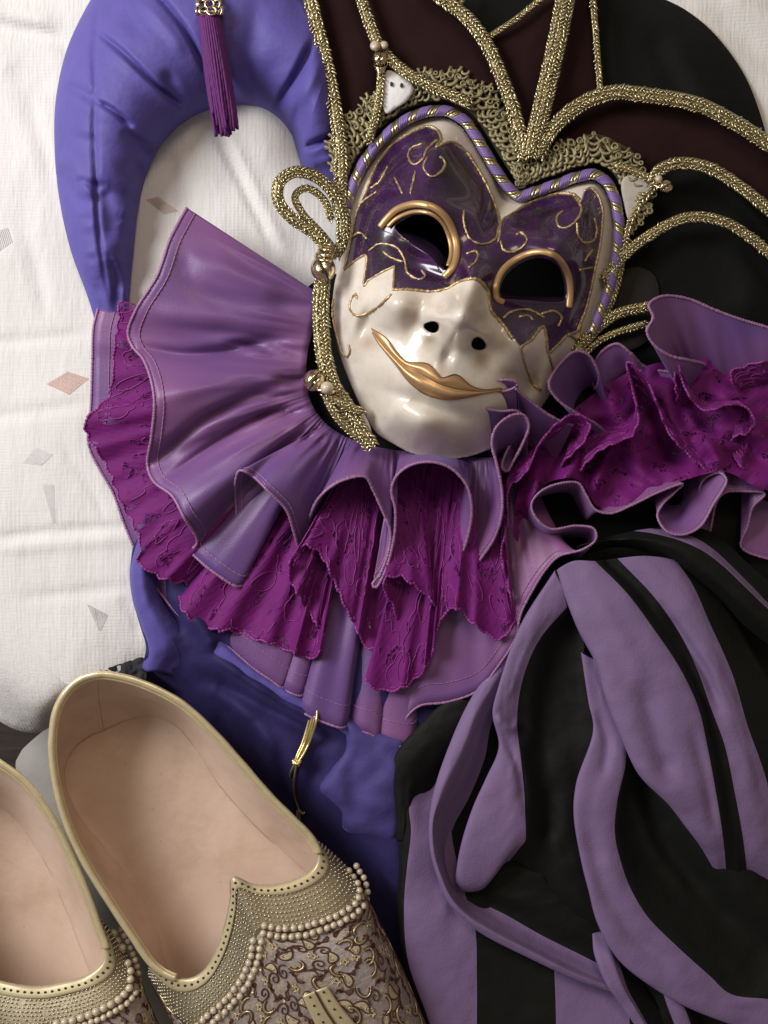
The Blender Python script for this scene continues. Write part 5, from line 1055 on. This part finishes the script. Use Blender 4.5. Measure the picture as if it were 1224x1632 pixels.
ROWS_R = [[(492, 1331, 70), (508, 1360, 70), (503, 1382, 72), (480, 1399, 78), (440, 1411, 84), (402, 1410, 88), (371, 1399, 92), (368, 1432, 88), (360, 1472, 85), (347, 1512, 82), (330, 1543, 78), (308, 1559, 74), (280, 1560, 72), (240, 1535, 70)],
    [(522, 1352, 30), (562, 1392, 34), (574, 1425, 60), (543, 1460, 90), (500, 1480, 100), (458, 1488, 106), (415, 1486, 110), (404, 1515, 108), (394, 1548, 106), (372, 1584, 102), (344, 1614, 96), (312, 1640, 84), (280, 1620, 62), (238, 1560, 34)],
    [(568, 1405, 4), (592, 1450, 20), (602, 1482, 56), (590, 1512, 92), (560, 1540, 106), (524, 1556, 114), (488, 1570, 120), (470, 1592, 120), (450, 1620, 116), (420, 1650, 108), (385, 1680, 96), (350, 1700, 76), (315, 1690, 40), (270, 1620, 4)],
    [(625, 1510, -4), (645, 1552, 20), (652, 1590, 54), (640, 1622, 84), (618, 1645, 98), (590, 1662, 106), (562, 1680, 110), (540, 1700, 110), (515, 1722, 106), (480, 1745, 98), (445, 1765, 84), (410, 1775, 60), (370, 1770, 26), (320, 1720, -10)],
    [(700, 1655, -20), (708, 1690, 0), (708, 1720, 30), (700, 1745, 50), (686, 1765, 60), (668, 1780, 66), (648, 1794, 68), (628, 1806, 66), (606, 1818, 60), (580, 1828, 52), (550, 1836, 40), (520, 1838, 20), (480, 1834, 0), (420, 1800, -30)]]
def two(path, off):
    P = arc([(x, y, 0) for x, y in path], 60); T, N, B = frames(P); return [tuple(p) for p in (P+N*off)[::6]]+[tuple((P+N*off)[-1])]
PR = [(562, 1384), (573, 1400), (580, 1420), (570, 1446), (545, 1462), (515, 1474), (485, 1484), (452, 1487), (420, 1482)]
PL = [(410, 1500), (406, 1524), (398, 1548), (384, 1574), (364, 1598), (340, 1620), (318, 1640)]
GS = shoe(sr, RIM, SOL, ROWS_R, (9, 20), 19, [(two(PR, 6.6), 5.2), (two(PR, -6.6), 5.2), (two(PL, 6.6), 5.2), (two(PL, -6.6), 5.2)], 5)
# flat strap lying on the vamp
def zon(P, G, off):
    gg = G.reshape(-1, 3); P = A(P).copy()
    for p in P: p[2] = gg[np.argmin(np.hypot(gg[:, 0]-p[0], gg[:, 1]-p[1])), 2]+off
    return P
La = zon(arc([(482, 1588, 0), (494, 1616, 0), (510, 1648, 0), (530, 1690, 0)], 40), GS, 5); Lb = zon(arc([(522, 1572, 0), (542, 1602, 0), (566, 1632, 0), (600, 1676, 0)], 40), GS, 5)
Lm = (La+Lb)/2; k_ = np.ones(9)/9
for P in (La, Lb, Lm): P[:, 2] = np.convolve(np.pad(P[:, 2], 4, mode='edge'), k_, 'valid')
Lm[:, 2] += 3
sheet('strap', crossblend(np.stack([La, Lm*.55+La*.45, Lm-A([0, 0, 2.5]), Lm*.55+Lb*.45, Lb]), 3), STRIP, sr, thick=2)
g = Geo(); g.tube(Lm+A([0, 0, -.5]), 1.6, 6); g.put('strap_seam', EMB1, sr); g = Geo(); V, Fb = ball_geo(1, 10, 6, 2.0, 2.0, .9)
for q in (.24, .76):
    for p in (La*(1-q)+Lb*q)[2::5]: g.add(V+p+A([0, 0, 2.2]), Fb)
o = g.put('punched_hole', HOLE, sr); o['kind'] = 'stuff'

sl = empty('shoe', (20, 1450, -60), 'left-hand gold brocade slipper with beige lining, mostly cut off by the lower left corner', 'shoe', 'pair of gold slippers')
RIM2 = [(-40, 1195, 90), (0, 1216, 90), (40, 1246, 86), (78, 1296, 82), (110, 1358, 78), (138, 1422, 76), (158, 1478, 74), (169, 1512, 74), (163, 1538, 76), (138, 1556, 80), (104, 1566, 84), (66, 1573, 87), (30, 1571, 88), (-10, 1562, 84), (-50, 1545, 80), (-95, 1500, 76), (-140, 1430, 76), (-175, 1340, 80), (-170, 1260, 84), (-120, 1205, 90)]
SOL2 = [(-40, 1275), (-10, 1284), (24, 1310), (58, 1356), (88, 1412), (112, 1470), (132, 1522), (150, 1570), (150, 1610), (130, 1640), (100, 1660), (66, 1670), (30, 1668), (-10, 1650), (-40, 1610), (-70, 1540), (-110, 1450), (-140, 1360), (-136, 1310), (-100, 1280)]
SOL2 = [(x, y, -38) for x, y in SOL2]
ROWS_L = [[(150, 1455, 74), (166, 1500, 74), (165, 1534, 76), (138, 1556, 80), (104, 1566, 84), (66, 1573, 87), (30, 1571, 88), (-10, 1562, 84), (-50, 1545, 80), (-95, 1500, 76)],
    [(178, 1486, 30), (206, 1530, 38), (214, 1572, 64), (186, 1606, 92), (142, 1628, 104), (92, 1640, 108), (40, 1645, 110), (-10, 1640, 100), (-60, 1610, 70), (-130, 1540, 30)],
    [(214, 1560, 4), (238, 1600, 26), (246, 1640, 60), (220, 1680, 94), (170, 1704, 112), (110, 1716, 116), (50, 1718, 116), (-10, 1708, 100), (-70, 1670, 60), (-140, 1600, 4)],
    [(260, 1660, -10), (280, 1700, 16), (284, 1740, 50), (258, 1780, 80), (210, 1804, 96), (150, 1814, 100), (90, 1814, 98), (30, 1800, 80), (-40, 1750, 40), (-120, 1670, -10)],
    [(290, 1760, -30), (304, 1790, -6), (300, 1820, 20), (280, 1850, 40), (240, 1870, 50), (190, 1880, 52), (130, 1878, 48), (70, 1860, 36), (0, 1820, 10), (-80, 1740, -30)]]
P2 = [(188, 1484), (200, 1508), (210, 1536), (215, 1562), (208, 1584), (186, 1602), (158, 1618), (126, 1630), (92, 1638)]
shoe(sl, RIM2, SOL2, ROWS_L, (7, 14), 20, [(two(P2, 6.5), 6.0), (two(P2, -6.5), 5.0)], 9)

# ------------------------------------------------------------------ small pieces become sub-parts of the part they are sewn to
SUB = {'hem_stitching': ('lower_satin_ruffle', 'upper_satin_ruffle', 'rolled_edge'), 'lace_edge': ('lace_ruffle',), 'lace_cord': ('lace_ruffle',), 'stitch_line': ('upper_satin_ruffle', 'lower_satin_ruffle'), 'bell_slot': ('bell',), 'bell_cap': ('bell',),
       'lip_line': ('gold_lips',), 'strap_seam': ('strap',), 'punched_hole': ('punched_strip', 'strap'), 'diamante_bead': ('beaded_band',), 'maroon_embroidery': ('vamp',), 'gold_embroidery': ('vamp',), 'cream_embroidery': ('vamp',),
       'woven_motif': ('seat_cushion',), 'dark_dot': ('felt_point',), 'loose_end': ('knot',)}
last = {}
for o in list(C.objects):
    nm = o.name.split('.')[0]
    if o.parent is None: continue
    if nm in SUB:
        c = [last[k] for k in SUB[nm] if k in last and last[k][0].parent == o.parent]
        if c: o.parent = max(c, key=lambda q: q[1])[0]
    last[nm] = (o, len(last)+C.objects.find(o.name))
